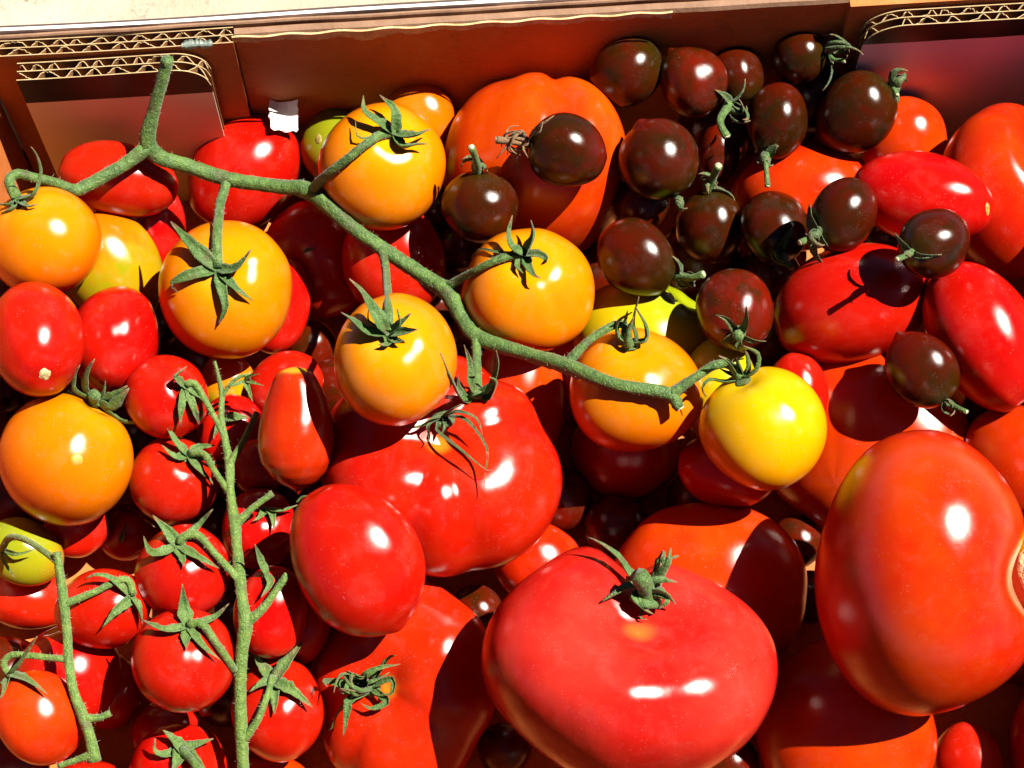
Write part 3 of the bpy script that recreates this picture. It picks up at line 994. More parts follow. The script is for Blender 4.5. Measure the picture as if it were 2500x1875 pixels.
tom('C1', 2, 378, 1038, 98, 95, 0, 'cherry', 'red', st(408, 985), 'small_red_tomato',
    'round red vine tomato right of the orange tomato with the blossom dot', G_C, zmin=0.036)
tom('C15', 2, 190, 1728, 100, 84, 0, 'cherry', 'red', sd(0.2, 0.4, 0.5), 'small_red_tomato',
    'red tomato at the foot of the left vine', G_C)
tom('R16', 3, 773, 1210, 178, 138, -62, 'plumtip', 'red', sd(-0.5, 0.85, 0.1), 'plum_tomato',
    'big glossy red plum tomato lying across the ribbed beefsteak', G_P)
tom('BS2', 3, 1358, 1436, 322, 253, -2, 'bigsmooth', 'pink', st(1398, 1285), 'beefsteak_tomato',
    'biggest tomato, pinkish red beefsteak with green knobbly stalk stub', G_B)
tom('P1', 3, 640, 931, 83, 138, 0, 'pear', 'pear', sd(-0.03, 1, 0.12), 'pear_tomato',
    'orange-red pear-shaped tomato with a yellow neck', G_P)
tom('R26', 3, 1990, 427, 152, 99, -12, 'plum', 'red', sd(1, -0.22, 0), 'plum_tomato',
    'red plum tomato with a split scar at its end, above the lone dark cherry', G_P)
tom('R25', 3, 1838, 657, 170, 127, 14, 'egg', 'red', sd(-0.9, -0.3, 0.1), 'plum_tomato',
    'red plum tomato with the sharp shadow of a dark cherry and its stalk', G_P)
tom('R24', 4, 2125, 723, 172, 112, -62, 'plum', 'red', sd(0.5, -0.85, 0.1), 'plum_tomato',
    'tilted red plum tomato right of the pointed dark cherry', G_P, zmin=0.062)
tom('BS3', 4, 1993, 1238, 231, 310, 0, 'kidney', 'orangered', sd(-0.35, 0.5, -0.8), 'kidney_tomato',
    'kidney-shaped orange-red tomato, tallest of the big ones', G_B)
tom('O1', 3, 97, 522, 121, 119, 0, 'round', 'orange', st(38, 432), 'orange_tomato',
    'orange vine tomato under the curled left end of the long vine', G_O)
tom('C2', 3, 395, 1234, 103, 102, 0, 'cherry', 'red', st(386, 1178), 'small_red_tomato',
    'round red vine tomato, third down the left side of the pale vine', G_C)
tom('C3', 4, 397, 1425, 112, 113, 0, 'cherry', 'red', st(405, 1355), 'small_red_tomato',
    'round red vine tomato with a long upright sepal, fourth down the pale vine', G_C)
tom('C4', 4, 385, 1668, 106, 104, 0, 'cherry', 'red', st(396, 1622), 'small_red_tomato',
    'lowest red tomato on the left of the pale vine with broad green calyx', G_C)
tom('C5', 4, 600, 1533, 100, 112, 0, 'cherry', 'red', st(590, 1474), 'small_red_tomato',
    'red vine tomato with a five-pointed star calyx, right of the pale vine', G_C)
tom('YC', 3, 2262, 1243, 92, 105, 0, 'round', 'yellow', sd(0.3, 0.2, 0.9), 'yellow_tomato',
    'yellow tomato with a cracked corky scar in the hollow of the kidney-shaped one', G_O, zmin=0.060)
# ---- orange vine tomatoes on top
tom('O4', 4, 487, 626, 143, 150, 0, 'round', 'orange', st(474, 580), 'orange_tomato',
    'orange vine tomato with a wide open green star calyx', G_O)
tom('O5', 4, 826, 360, 138, 138, 0, 'round', 'orange', st(852, 288), 'orange_tomato',
    'topmost orange vine tomato beside the green one, two sepals standing up', G_O)
tom('O7', 4, 855, 776, 133, 144, 0, 'round', 'orange', st(840, 718), 'orange_tomato',
    'orange vine tomato hanging over the ribbed beefsteak', G_O)
tom('O6', 4, 1140, 626, 145, 133, 0, 'round', 'orange', st(1138, 556), 'orange_tomato',
    'orange vine tomato next to the dark cherries, calyx with black-tipped horns', G_O)
tom('O8', 4, 1375, 842, 145, 135, 0, 'round', 'orange', st(1362, 738), 'orange_tomato',
    'yellow-orange tomato crossed by the end of the vine, calyx closed like a cage', G_O)
tom('O9', 5, 1648, 925, 138, 134, 0, 'round', 'yellow', st(1604, 815), 'yellow_tomato',
    'bright yellow tomato hanging at the very end of the long vine', G_O)
tom('R4', 5, 80, 732, 101, 125, 4, 'egg', 'red', sd(0.12, -0.62, 0.75), 'plum_tomato',
    'red oval tomato showing its round pale stem scar', G_P)
tom('O10', 5, 143, 993, 143, 144, 0, 'round', 'orange', st(212, 872), 'orange_tomato',
    'orange tomato with a round blossom dot and long ragged sepals', G_O)
# ---- dark cherry tomatoes
tom('D1', 2, 1352, 155, 80, 77, 0, 'dark', 'dark', sd(0.8, 0.5, 0.2), 'dark_cherry_tomato',
    'dark cherry tomato against the wall, its right side shaded by a pointed one', G_D, zmin=0.040)
tom('D3', 2, 1590, 160, 60, 69, 0, 'dark', 'dark', sd(0.3, -0.8, 0.3), 'dark_cherry_tomato',
    'small dark cherry tomato by the wall behind the pointed reddish one', G_D, zmin=0.040)
tom('D4', 2, 1727, 123, 60, 60, 0, 'dark', 'dark', sd(0.95, 0.1, 0.2), 'dark_cherry_tomato',
    'olive dark cherry tomato deep in the wall shadow with a large open calyx', G_D, zmin=0.040)
tom('D9', 2, 1553, 332, 46, 64, -15, 'darktip', 'darkred', sd(-0.3, 0.9, 0.2), 'dark_cherry_tomato',
    'small dark red pointed tomato squeezed below a withered calyx', G_D, zmin=0.035)
tom('D5', 3, 1678, 262, 67, 83, 5, 'dark', 'dark', sd(-0.3, -0.9, 0.2), 'dark_cherry_tomato',
    'olive-topped dark cherry tomato with stalk stub pointing down', G_D)
tom('D7', 3, 1226, 323, 86, 80, 0, 'dark', 'dark', sd(-0.96, 0.15, 0.1), 'dark_cherry_tomato',
    'dark cherry tomato with brown dried calyx on the lobed orange tomato', G_D)
tom('D10', 3, 1037, 447, 84, 79, 0, 'dark', 'dark', sd(-0.1, 0.95, 0.2), 'dark_cherry_tomato',
    'dark cherry tomato with a curly calyx on top, beside the topmost orange tomato', G_D)
tom('D2', 3, 1498, 172, 73, 82, 20, 'darktip', 'darkred', sd(0.55, -0.8, 0.1), 'dark_cherry_tomato',
    'reddish dark cherry tomato with its pointed tip towards the wall', G_D)
tom('D8', 3, 1420, 340, 88, 92, 25, 'darktip', 'dark', sd(0.45, -0.85, 0.1), 'dark_cherry_tomato',
    'large dark cherry tomato with a dew drop, right of the lobed orange one', G_D)
tom('D6', 3, 1847, 243, 93, 87, 15, 'darktip', 'dark', sd(0.75, 0.6, 0.1), 'dark_cherry_tomato',
    'largest dark cherry tomato with a small pale tip, near the mauve flap', G_D)
tom('D14', 3, 1375, 555, 86, 86, 0, 'dark', 'dark', sd(0.85, -0.5, 0.1), 'dark_cherry_tomato',
    'dark cherry tomato above the yellow-green one, calyx at its lower right', G_D)
tom('D11', 3, 1533, 490, 73, 81, 0, 'dark', 'dark', sd(0.0, 0.97, 0.2), 'dark_cherry_tomato',
    'dark cherry tomato with an upright cut stalk on top', G_D)
tom('D12', 4, 1672, 492, 73, 80, 0, 'dark', 'dark', sd(0.2, -0.8, 0.4), 'dark_cherry_tomato',
    'dark cherry tomato with a red lower end and knotted calyx', G_D)
tom('D13', 4, 1822, 464, 73, 81, 0, 'dark', 'dark', sd(-0.75, -0.55, 0.3), 'dark_cherry_tomato',
    'dewy dark cherry tomato overlapping the plum with the split scar', G_D)
tom('D15', 4, 1587, 669, 84, 89, 0, 'dark', 'darkred', st(1595, 722), 'dark_cherry_tomato',
    'reddish dark cherry tomato with a star calyx above the vine end', G_D)
tom('D16', 5, 2017, 526, 77, 76, 0, 'dark', 'dark', sd(-0.6, -0.3, 0.7), 'dark_cherry_tomato',
    'lone dark cherry tomato casting a sharp shadow on a plum tomato', G_D, lift=0.006)
tom('D17', 5, 1989, 794, 76, 92, 25, 'darktip', 'dark', sd(0.55, -0.8, 0.1), 'dark_cherry_tomato',
    'dark cherry tomato pointed at its upper end beside the tilted plum', G_D)

ORDER = sorted(TOMS.values(), key=lambda T: T.layer)
for T in ORDER:
    place(T)
# filler tomatoes added on the box floor, coloured dark to deepen gap shade
nf = 0
LIT_FLOOR = [(12, 1420), (268, 1605), (1012, 1272)]
for _ in range(1):
    for py in range(330, 1680, 30):
        for px in range(10, 2212, 30):
            r0 = ray(px, py)
            if any(math.hypot(px - a, py - b) < 45 for a, b in LIT_FLOOR):
                continue
            blocked = False
            for B in PLACED:
                o_ = (CAM - B.c) @ B.A.T / B.r; d_ = r0 @ B.A.T / B.r
                aa, bb, cc = d_ @ d_, o_ @ d_, o_ @ o_ - 1
                if bb * bb - aa * cc > 0:
                    blocked = True; break
            if blocked:
                continue
            for rp in (150, 130, 112, 96, 82, 70, 58):
                T = Tom()
                T.key = 'F%d' % nf; T.layer = 0; T.cx, T.cy, T.rx, T.ry, T.rz, T.ang = px, py, rp, rp, rp, 0
                w = -unit(r0); u = unit(np.cross(CAM_UP, w))
                T.A = np.array([u, np.cross(w, u), w]); T.wallcheck = True
                rr = rp * K / FPX * 0.62
                t = (rr + 0.001 - CAM[2]) / r0[2]
                if not hits(T, t, 0.93):
                    F_ = tom(T.key, 0, px, py, rp, rp, 0, 'round', 'darkred', sd(0.2, 0.3, -0.9), 'filler_tomato',
                             'filler tomato added on the box floor, coloured dark to blacken a gap', 'dark filler tomatoes in the gaps')
                    F_.rzf = 1.2
                    place(F_, t)
                    nf += 1
                    break
ORDER = list(TOMS.values())
print("fillers", nf)
for T in ORDER:
    print("Z %-5s z=%.3f r=%.3f top=%.3f" % (T.key, T.c[2], T.r.mean(), T.P[:, 2].max()))
    build_tomato(T)


# ------------------------------------------------------------------ depth look-up on the finished pile
def depth_on(T, px, py):
    r = ray(px, py)
    ln = np.linalg.norm(r)
    hit = T.bvh.ray_cast(Vector(CAM), Vector(r / ln))
    if hit[0] is not None:
        return hit[3] / ln, True
    o = (CAM - T.c) @ T.A.T / T.r
    d = r @ T.A.T / T.r
    a, b, c = d @ d, o @ d, o @ o - 1
    q = b * b - a * c
    return -b / a, False


def depth_any(px, py):
    best = None
    for T in PLACED:
        if math.hypot((T.cx - px), (T.cy - py)) > 1.3 * max(T.rx, T.ry):
            continue
        t, ok = depth_on(T, px, py)
        if ok and (best is None or t < best):
            best = t
    r = ray(px, py)
    if best is None:
        best = (0.004 - CAM[2]) / r[2]
    p = CAM + best * r
    tw = np.dot(PA + WX * 0.0175 - CAM, WX) / np.dot(r, WX)     # inner face of the printed flaps
    if p[2] < RIM + 0.02 and tw > 0:
        best = min(best, tw)
    return best


def catmull(P, n):
    P = np.array(P, float)
    if len(P) == 2:
        return np.array([P[0] + (P[1] - P[0]) * s for s in np.linspace(0, 1, n)])
    Q = np.vstack([2 * P[0] - P[1], P, 2 * P[-1] - P[-2]])
    L = np.concatenate([[0], np.cumsum(np.linalg.norm(np.diff(P, axis=0), axis=1))])
    out = []
    for s in np.linspace(0, L[-1], n):
        i = min(max(int(np.searchsorted(L, s, 'right')) - 1, 0), len(P) - 2)
        u = (s - L[i]) / max(L[i + 1] - L[i], 1e-9)
        p0, p1, p2, p3 = Q[i], Q[i + 1], Q[i + 2], Q[i + 3]
        out.append(0.5 * (2 * p1 + (p2 - p0) * u + (2 * p0 - 5 * p1 + 4 * p2 - p3) * u * u
                          + (3 * p1 - p0 - 3 * p2 + p3) * u ** 3))
    return np.array(out)


def sweep_tube(path, radii, sides=10, rough=0.06, cap=True):
    path = np.array(path); n = len(path)
    T = np.gradient(path, axis=0)
    T /= np.maximum(np.linalg.norm(T, axis=1, keepdims=True), 1e-12)
    up = np.array([0.13, 0.31, 0.94])
    V, F = [], []
    for i in range(n):
        e = up - T[i] * (up @ T[i]); e = unit(e); up = e
        f = np.cross(T[i], e)
        for k in range(sides):
            a = 2 * math.pi * k / sides
            rr = radii[i] * (1 + rough * rng.normal() * 0.5 + rough * 0.9 * math.sin(4 * a + 0.15 * i))
            V.append(path[i] + (e * math.cos(a) + f * math.sin(a)) * rr)
    for i in range(n - 1):
        for k in range(sides):
            a, b = i * sides + k, i * sides + (k + 1) % sides
            F.append((a, b, b + sides, a + sides))
    if cap:
        F.append(tuple(reversed(range(sides))))
        F.append(tuple(range((n - 1) * sides, n * sides)))
    return V, F


def sweep_sepal(path, normal, width, fold=0.35, twist=0.0, n=11, th=0.00030, tipw=0.05):
    """leaf-like strip along a path; normal = side the upper face looks to (start, bent along the path)"""
    P = catmull(path, n)
    T = np.gradient(P, axis=0)
    T /= np.maximum(np.linalg.norm(T, axis=1, keepdims=True), 1e-12)
    nm = np.array(normal, float)
    V, F = [], []
    for i in range(n):
        s = i / (n - 1)
        e = nm - T[i] * (nm @ T[i])
        if np.linalg.norm(e) < 1e-6:
            e = np.array([0, 0, 1.0])
        e = unit(e); nm = e
        side = np.cross(T[i], e)
        tw = twist * s
        e2 = e * math.cos(tw) + side * math.sin(tw)
        sd_ = side * math.cos(tw) - e * math.sin(tw)
        w = width * (0.55 + 0.45 * min(1, s / 0.22)) * (1 - max(0, (s - 0.22) / 0.78) ** 1.25 * (1 - tipw))
        w *= 1 + 0.10 * rng.normal() * (0 < i < n - 1)
        h = w * fold
        row = [(-0.5, 1.0), (-0.27, 0.35), (0.0, 0.0), (0.27, 0.35), (0.5, 1.0)]
        for x, y in row:
            V.append(P[i] + sd_ * w * x + e2 * h * y)
        for x, y in row:
            V.append(P[i] + sd_ * w * x * 0.94 + e2 * (h * y - th))
    for i in range(n - 1):
        a, b = 10 * i, 10 * (i + 1)
        for k in range(4):
            F.append((a + k, b + k, b + k + 1, a + k + 1))
            F.append((a + 5 + k + 1, b + 5 + k + 1, b + 5 + k, a + 5 + k))
        F.append((a + 5, b + 5, b, a)); F.append((a + 4, b + 4, b + 9, a + 9))
    F.append((0, 1, 2, 3, 4, 9, 8, 7, 6, 5))
    m = 10 * (n - 1)
    F.append(tuple(m + k for k in (5, 6, 7, 8, 9, 4, 3, 2, 1, 0)))
    return V, F


def sub(name, V, F, parent, origin, mat, smooth=True):
    m = pymesh(name, [np.array(v) - origin for v in V], F)
    if name == 'sepal':
        rows = len(V) // 10
        at_ = m.attributes.new("along", 'FLOAT', 'POINT')
        at_.data.foreach_set("value", np.repeat(np.linspace(0, 1, rows) + rng.normal(0, 0.03, rows), 10).astype(np.float32))
    return link(name, m, parent, mat, smooth)


PXM = 0.575 / FPX * K              # metres per picture unit at the usual depth


def calyx(key, cx, cy, sepals, width=26, mat='sepal', stalk=None, stalk_r=10, disc=13, lift0=0.0008, cut=True, fold=0.35):
    """calyx on fruit `key`; each sepal = list of (x, y[, lift in mm]) picture points on or above the fruit"""
    T = TOMS[key]
    t0, _ = depth_on(T, cx, cy)
    c = at(cx, cy, t0 - lift0)
    nrm = unit((c - T.c) / (T.r.mean() ** 2))
    # hub: small flattened dome
    V, F = [], []
    e = unit(np.cross(nrm, np.array([0.3, 0.9, 0.1]))); f = np.cross(nrm, e)
    R = disc * PXM
    for i in range(5):
        a = i / 4 * math.pi / 2
        for k in range(12):
            p = 2 * math.pi * k / 12
            rr = R * math.cos(a) * (1 + 0.08 * math.sin(5 * p)) + 0.00005
            V.append(c + (e * math.cos(p) + f * math.sin(p)) * rr + nrm * (R * 0.5 * math.sin(a) - R * 0.35))
    for i in range(4):
        for k in range(12):
            a, b = i * 12 + k, i * 12 + (k + 1) % 12
            F.append((a, b, b + 12, a + 12))
    F.append(tuple(reversed(range(12)))); F.append(tuple(range(48, 60)))
    hub = sub('calyx', V, F, T.root, T.base, MAT[mat])
    for s in sepals:
        w = width
        if isinstance(s, tuple) and isinstance(s[0], (int, float)) and isinstance(s[1], list):
            w, s = s
        pts = [c]
        n = len(s)
        for j, q in enumerate(s):
            lf = q[2] if len(q) > 2 else (1.0 + 3.0 * (j + 1) / n)
            t, _ = depth_on(T, q[0], q[1])
            tm = t - lf * 0.001
            pts.append(at(q[0], q[1], tm))
        V, F = sweep_sepal(pts, nrm, w * PXM, fold=fold, twist=random.uniform(-0.5, 0.5))
        sub('sepal', V, F, hub, T.base, MAT[mat])
    if stalk:
        pts = [c]
        for q in stalk:
            t, _ = depth_on(T, q[0], q[1])
            pts.append(at(q[0], q[1], min(t, t0) - q[2] * 0.001))
        P = catmull(pts, 14)
        rad = np.interp(np.linspace(0, 1, 14), [0, 0.25, 0.6, 0.75, 1], [1.15, 0.9, 0.9, 1.0, 0.95]) * stalk_r * PXM
        V, F = sweep_tube(P, rad, 9)
        so = sub('stalk', V, F, hub, T.base, MAT['stalk'])
        if cut:
            d = unit(P[-1] - P[-2])
            V, F = sweep_tube([P[-1] - d * 0.0001, P[-1] + d * 0.00025], [rad[-1] * 0.85] * 2, 9, 0.03)
            sub('cut_end', V, F, hub, T.base, MAT['cutend'])
    return c, nrm, hub


def curly_calyx(key, cx, cy, R, stalk=None, mat='sepaldark', n=7, seed=0, dry=False, stalk_r=9, spread=1.3, width=23):
    """withered calyx: narrow sepals that coil back on themselves"""
    T = TOMS[key]
    r_ = np.random.default_rng(seed + 100)
    t0, _ = depth_on(T, cx, cy)
    c = at(cx, cy, t0 - 0.0006)
    nrm = unit((c - T.c) / T.r ** 0 )
    w = -unit(ray(cx, cy))
    nrm = unit(nrm + 0.35 * w)
    _, _, hub = None, None, None
    V, F = [], []
    e = unit(np.cross(nrm, np.array([0.3, 0.9, 0.1]))); f = np.cross(nrm, e)
    R = R * 1.3
    RR = R * PXM
    for i in range(4):
        a = i / 3 * math.pi / 2
        for k in range(10):
            p = 2 * math.pi * k / 10
            V.append(c + (e * math.cos(p) + f * math.sin(p)) * (RR * 0.32 * math.cos(a) + 0.00005) + nrm * (RR * 0.2 * math.sin(a) - 0.0006))
    for i in range(3):
        for k in range(10):
            a, b = i * 10 + k, i * 10 + (k + 1) % 10
            F.append((a, b, b + 10, a + 10))
    F.append(tuple(reversed(range(10)))); F.append(tuple(range(30, 40)))
    hub = sub('calyx', V, F, T.root, T.base, MAT['dry' if dry else mat])
    for k in range(n):
        ph = 2 * math.pi * (k + r_.uniform(-0.25, 0.25)) / n
        d = e * math.cos(ph) + f * math.sin(ph)
        lat = np.cross(nrm, d)
        L = RR * r_.uniform(1.2, 2.1) * spread
        curl = r_.uniform(2.2, 4.6) * (1 if r_.random() < 0.75 else -0.5)
        side = r_.uniform(-1.0, 1.0)
        p = c + d * RR * 0.15
        pts = [c, p]
        ang, yaw = r_.uniform(0.1, 0.7), 0.0
        m = 7
        for q in range(m):
            ang += curl / m
            yaw += side / m
            stp = (d * math.cos(yaw) + lat * math.sin(yaw)) * math.cos(ang) + nrm * math.sin(ang)
            p = p + stp * L / m
            h = (p - T.c) @ T.A.T / T.r
            hh = np.linalg.norm(h)
            if hh < 1.03:
                p = T.c + (h / hh * 1.03 * T.r) @ T.A
            pts.append(p)
        V, F = sweep_sepal(pts, nrm, width * PXM * r_.uniform(0.75, 1.2), fold=0.3, twist=r_.uniform(-1.4, 1.4), n=12)
        mm = 'dry' if (dry and r_.random() < 0.75) else mat
        sub('sepal', V, F, hub, T.base, MAT[mm])
    if stalk:
        pts = [c]
        for q in stalk:
            t, _ = depth_on(T, q[0], q[1])
            pts.append(at(q[0], q[1], min(t, t0 + 0.004) - q[2] * 0.001))
        P = catmull(pts, 12)
        rad = np.interp(np.linspace(0, 1, 12), [0, 0.3, 0.7, 1], [1.3, 0.95, 0.85, 1.0]) * stalk_r * PXM
        V, F = sweep_tube(P, rad, 9)
        sub('stalk', V, F, hub, T.base, MAT['dry' if dry else 'stalk'])
        d = unit(P[-1] - P[-2])
        V, F = sweep_tube([P[-1] - d * 0.0001, P[-1] + d * 0.00025], [rad[-1] * 0.8] * 2, 9, 0.03)
        sub('cut_end', V, F, hub, T.base, MAT['cutend'])
    return hub


# ---- calyxes of the orange tomatoes
CAL = {}
CAL['O4'] = calyx('O4', 472, 583, [(34, [(426, 540, 3), (368, 478, 6)]), (32, [(416, 593, 2), (372, 612, 3), (384, 632, 1)]),
                                   (26, [(482, 632, 2), (487, 666, 2), (470, 705, 1)]), (22, [(512, 626, 2), (547, 649, 2)]),
                                   (28, [(512, 580, 4), (543, 538, 9)])], disc=17)
CAL['O5'] = calyx('O5', 852, 290, [(28, [(812, 262, 5), (786, 240, 9), (785, 206, 14)]), (28, [(852, 262, 5), (850, 236, 9), (820, 205, 12)]),
                                   (30, [(880, 296, 4), (902, 292, 8), (928, 278, 10)]), (28, [(868, 318, 3), (898, 312, 5), (922, 310, 7)]),
                                   (8, [(800, 298, 2), (772, 294, 3), (768, 259, 5)])], disc=20)
CAL['O6'] = calyx('O6', 1134, 552, [(24, [(1104, 535, 5), (1097, 503, 10), (1107, 465, 15)]), (30, [(1148, 528, 5), (1155, 506, 9), (1146, 476, 14)]),
                                    (26, [(1165, 552, 5), (1181, 562, 7), (1168, 572, 4)]), (24, [(1142, 577, 3), (1155, 596, 5), (1168, 600, 6)]),
                                    (8, [(1075, 545, 2), (1036, 538, 3), (1017, 558, 2)]), (18, [(1116, 574, 2), (1130, 590, 3)])], disc=17)
CAL['O7'] = calyx('O7', 840, 722, [(30, [(812, 682, 6), (785, 636, 10), (755, 602, 13)]), (24, [(795, 720, 3), (768, 698, 5), (737, 674, 6)]),
                                   (12, [(864, 700, 5), (857, 666, 9)]), (24, [(868, 698, 5), (888, 676, 9)]), (24, [(878, 716, 4), (902, 711, 8)]),
                                   (22, [(836, 744, 2), (818, 744, 3)]), (20, [(858, 738, 2), (874, 735, 4)]), (7, [(806, 700, 3), (795, 690, 4), (797, 662, 6)])], disc=19)
CAL['O8'] = calyx('O8', 1360, 742, [(18, [(1334, 730, 4), (1334, 694, 12), (1366, 675, 17)]), (22, [(1358, 752, 4), (1358, 714, 12), (1370, 682, 17)]),
                                    (20, [(1396, 738, 4), (1399, 708, 12), (1372, 663, 19)]), (16, [(1379, 728, 5), (1369, 698, 13), (1379, 641, 20)]),
                                    (14, [(1344, 722, 4), (1350, 690, 12), (1356, 672, 18)])], disc=20)
CAL['O9'] = calyx('O9', 1603, 820, [(15, [(1567, 826, 3), (1535, 820, 5), (1517, 839, 6), (1525, 858, 5)]), (24, [(1585, 808, 5), (1572, 782, 10), (1553, 768, 12)]),
                                    (20, [(1604, 804, 5), (1590, 772, 11)]), (26, [(1620, 800, 5), (1616, 768, 11), (1606, 754, 14)]),
                                    (17, [(1636, 800, 5), (1640, 766, 10), (1604, 746, 16)]), (14, [(1572, 806, 3), (1556, 796, 5)])], disc=20)
CAL['O10'] = calyx('O10', 205, 866, [(28, [(180, 842, 4), (182, 810, 10), (205, 775, 16)]), (18, [(160, 845, 4), (160, 812, 9), (173, 788, 13)]),
                                     (38, [(243, 862, 4), (275, 833, 8)]), (40, [(240, 886, 3), (256, 868, 6), (279, 838, 9)]),
                                     (22, [(256, 908, 2), (298, 914, 4), (349, 906, 5)]), (12, [(222, 850, 5), (228, 822, 9)])],
                      disc=18, stalk=[(203, 852, 6)], stalk_r=14, cut=False)
CAL['O1'] = calyx('O1', 38, 432, [(20, [(74, 422, 3), (90, 374, 10), (80, 336, 16), (66, 317, 19)]), (22, [(19, 444, 2), (-6, 438, 3)]),
                                  (24, [(30, 450, 2), (2, 460, 2)]), (18, [(60, 446, 2), (80, 440, 3)])], disc=16)
# ---- small red vine tomatoes
CAL['C13'] = calyx('C13', 400, 836, [(24, [(380, 820, 4), (376, 812, 6), (404, 792, 9)]), (24, [(390, 874, 2), (389, 922, 3)]),
                                     (20, [(416, 880, 2), (432, 919, 4)]), (18, [(440, 862, 4), (464, 897, 7)])], mat='sepal2', disc=15)
CAL['C1'] = calyx('C1', 406, 985, [(24, [(378, 956, 5), (355, 908, 10)]), (22, [(432, 966, 4), (464, 962, 8)]), (20, [(378, 988, 2), (349, 961, 5)]),
                                   (20, [(420, 1007, 2), (442, 1027, 3), (466, 1052, 3)]), (12, [(455, 998, 4), (494, 1011, 8)])], mat='sepal2', disc=16)
CAL['C2'] = calyx('C2', 384, 1180, [(26, [(362, 1147, 4), (330, 1113, 9)]), (24, [(429, 1137, 5), (459, 1100, 10)]),
                                    (24, [(352, 1194, 2), (326, 1193, 4), (310, 1158, 7)]), (26, [(394, 1204, 1), (397, 1224, 2)]),
                                    (20, [(440, 1210, 3), (474, 1228, 4)])], mat='sepal2', disc=19)
CAL['C3'] = calyx('C3', 405, 1355, [(32, [(394, 1312, 6), (394, 1262, 13)]), (20, [(462, 1335, 5), (494, 1304, 10)]),
                                    (24, [(358, 1362, 3), (307, 1339, 7)]), (28, [(402, 1382, 1), (403, 1402, 2)]),
                                    (20, [(440, 1398, 2), (477, 1426, 4)])], mat='sepal2', disc=17)
CAL['C5'] = calyx('C5', 592, 1474, [(30, [(563, 1437, 4), (541, 1397, 9)]), (32, [(620, 1434, 4), (656, 1384, 10)]),
                                    (30, [(634, 1495, 2), (675, 1528, 5)]), (28, [(595, 1512, 1), (592, 1544, 2)]),
                                    (24, [(563, 1480, 3), (538, 1495, 4)])], mat='sepal2', disc=17)
CAL['C4'] = calyx('C4', 394, 1622, [(32, [(372, 1597, 3), (352, 1577, 7)]), (26, [(432, 1608, 3), (461, 1595, 8)]),
                                    (22, [(350, 1632, 2), (332, 1620, 4), (336, 1595, 8)]), (34, [(382, 1650, 2), (370, 1672, 3)]),
                                    (30, [(424, 1645, 2), (446, 1665, 3)])], mat='sepal2', disc=19, stalk=[(420, 1650, 6), (440, 1690, 10)], stalk_r=10)
CAL['C7'] = calyx('C7', 574, 1100, [(20, [(588, 1112, 2), (592, 1146, 3)]), (18, [(608, 1104, 4), (643, 1090, 8)]), (16, [(560, 1118, 2), (545, 1126, 2)])],
                  mat='sepal2', disc=12)
CAL['C9'] = calyx('C9', 285, 1292, [(24, [(252, 1317, 2), (221, 1356, 3)]), (20, [(298, 1314, 3), (308, 1350, 4)]),
                                    (18, [(240, 1250, 5), (205, 1242, 7), (182, 1252, 6)])], mat='sepal2', disc=14)
CAL['C10'] = calyx('C10', 19, 1458, [(24, [(62, 1472, 2), (102, 1499, 3)]), (16, [(42, 1436, 6), (80, 1374, 16)]), (20, [(10, 1490, 2), (0, 1510, 3)])],
                   mat='sepal2', disc=15)
CAL['R15'] = calyx('R15', 486, 905, [(26, [(510, 902, 2), (540, 902, 3)]), (16, [(470, 925, 2), (460, 950, 2)])], mat='sepal2', disc=12)
CAL['C6'] = calyx('C6', 575, 1242, [(22, [(560, 1210, 8), (551, 1176, 14)]), (18, [(584, 1262, 2), (564, 1290, 4)])], mat='sepal2', disc=10)
CAL['GL'] = calyx('GL', 5, 1188, [(12, [(40, 1196, 4), (76, 1186, 6)]), (12, [(14, 1220, 3), (34, 1250, 4)])], disc=10, mat='sepal2')
# ---- big ones
CAL['BS1'] = calyx('BS1', 958, 899, [(8, [(942, 927, 5), (992, 969, 8), (1049, 1014, 7), (1066, 1016, 5)]), (8, [(1004, 905, 8), (1043, 950, 10), (1054, 980, 9), (1049, 1017, 6), (1044, 1068, 3)]),
                                     (10, [(925, 918, 6), (928, 947, 4), (914, 963, 3)]), (10, [(992, 890, 9), (1030, 905, 9), (1043, 943, 7)]),
                                     (12, [(908, 921, 5), (873, 924, 3)]), (11, [(980, 882, 10), (998, 872, 12)]), (9, [(930, 905, 8), (918, 912, 9)]),
                                     (9, [(960, 925, 5), (948, 945, 4)])], mat='sepaldark', disc=26, lift0=0.002)
CAL['BS2'] = calyx('BS2', 1398, 1284, [(26, [(1358, 1240, 9), (1334, 1204, 12), (1299, 1175, 13), (1270, 1160, 11)]), (28, [(1362, 1270, 6), (1331, 1283, 4), (1299, 1299, 2)]),
                                       (34, [(1416, 1258, 10), (1462, 1257, 9)]), (32, [(1430, 1280, 8), (1459, 1304, 4)]),
                                       (20, [(1370, 1290, 6), (1392, 1316, 5), (1411, 1326, 3)]), (22, [(1440, 1296, 6), (1420, 1318, 4)]),
                                       (9, [(1384, 1332, 2), (1400, 1338, 2)])], mat='sepal', disc=34, lift0=0.004,
                   stalk=[(1392, 1262, 8), (1378, 1240, 10)], stalk_r=19, cut=False)
curly_calyx('T1', 798, 1485, 46, mat='sepal', n=9, seed=5, spread=1.0, width=22)
CAL['T1'] = calyx('T1', 800, 1483, [(9, [(774, 1493, 6), (736, 1531, 4), (722, 1556, 3), (714, 1577, 3), (697, 1568, 3)]), (16, [(838, 1424, 6), (854, 1416, 9)]),
                                    (18, [(752, 1452, 5), (785, 1464, 6), (812, 1450, 4)]), (18, [(848, 1467, 6), (846, 1498, 6), (818, 1499, 5)]),
                                    (20, [(838, 1516, 4), (803, 1531, 4), (778, 1518, 4)])], disc=22, lift0=0.002)
curly_calyx('BS2', 1408, 1284, 30, mat='sepal', n=8, seed=21, spread=1.1, width=26)
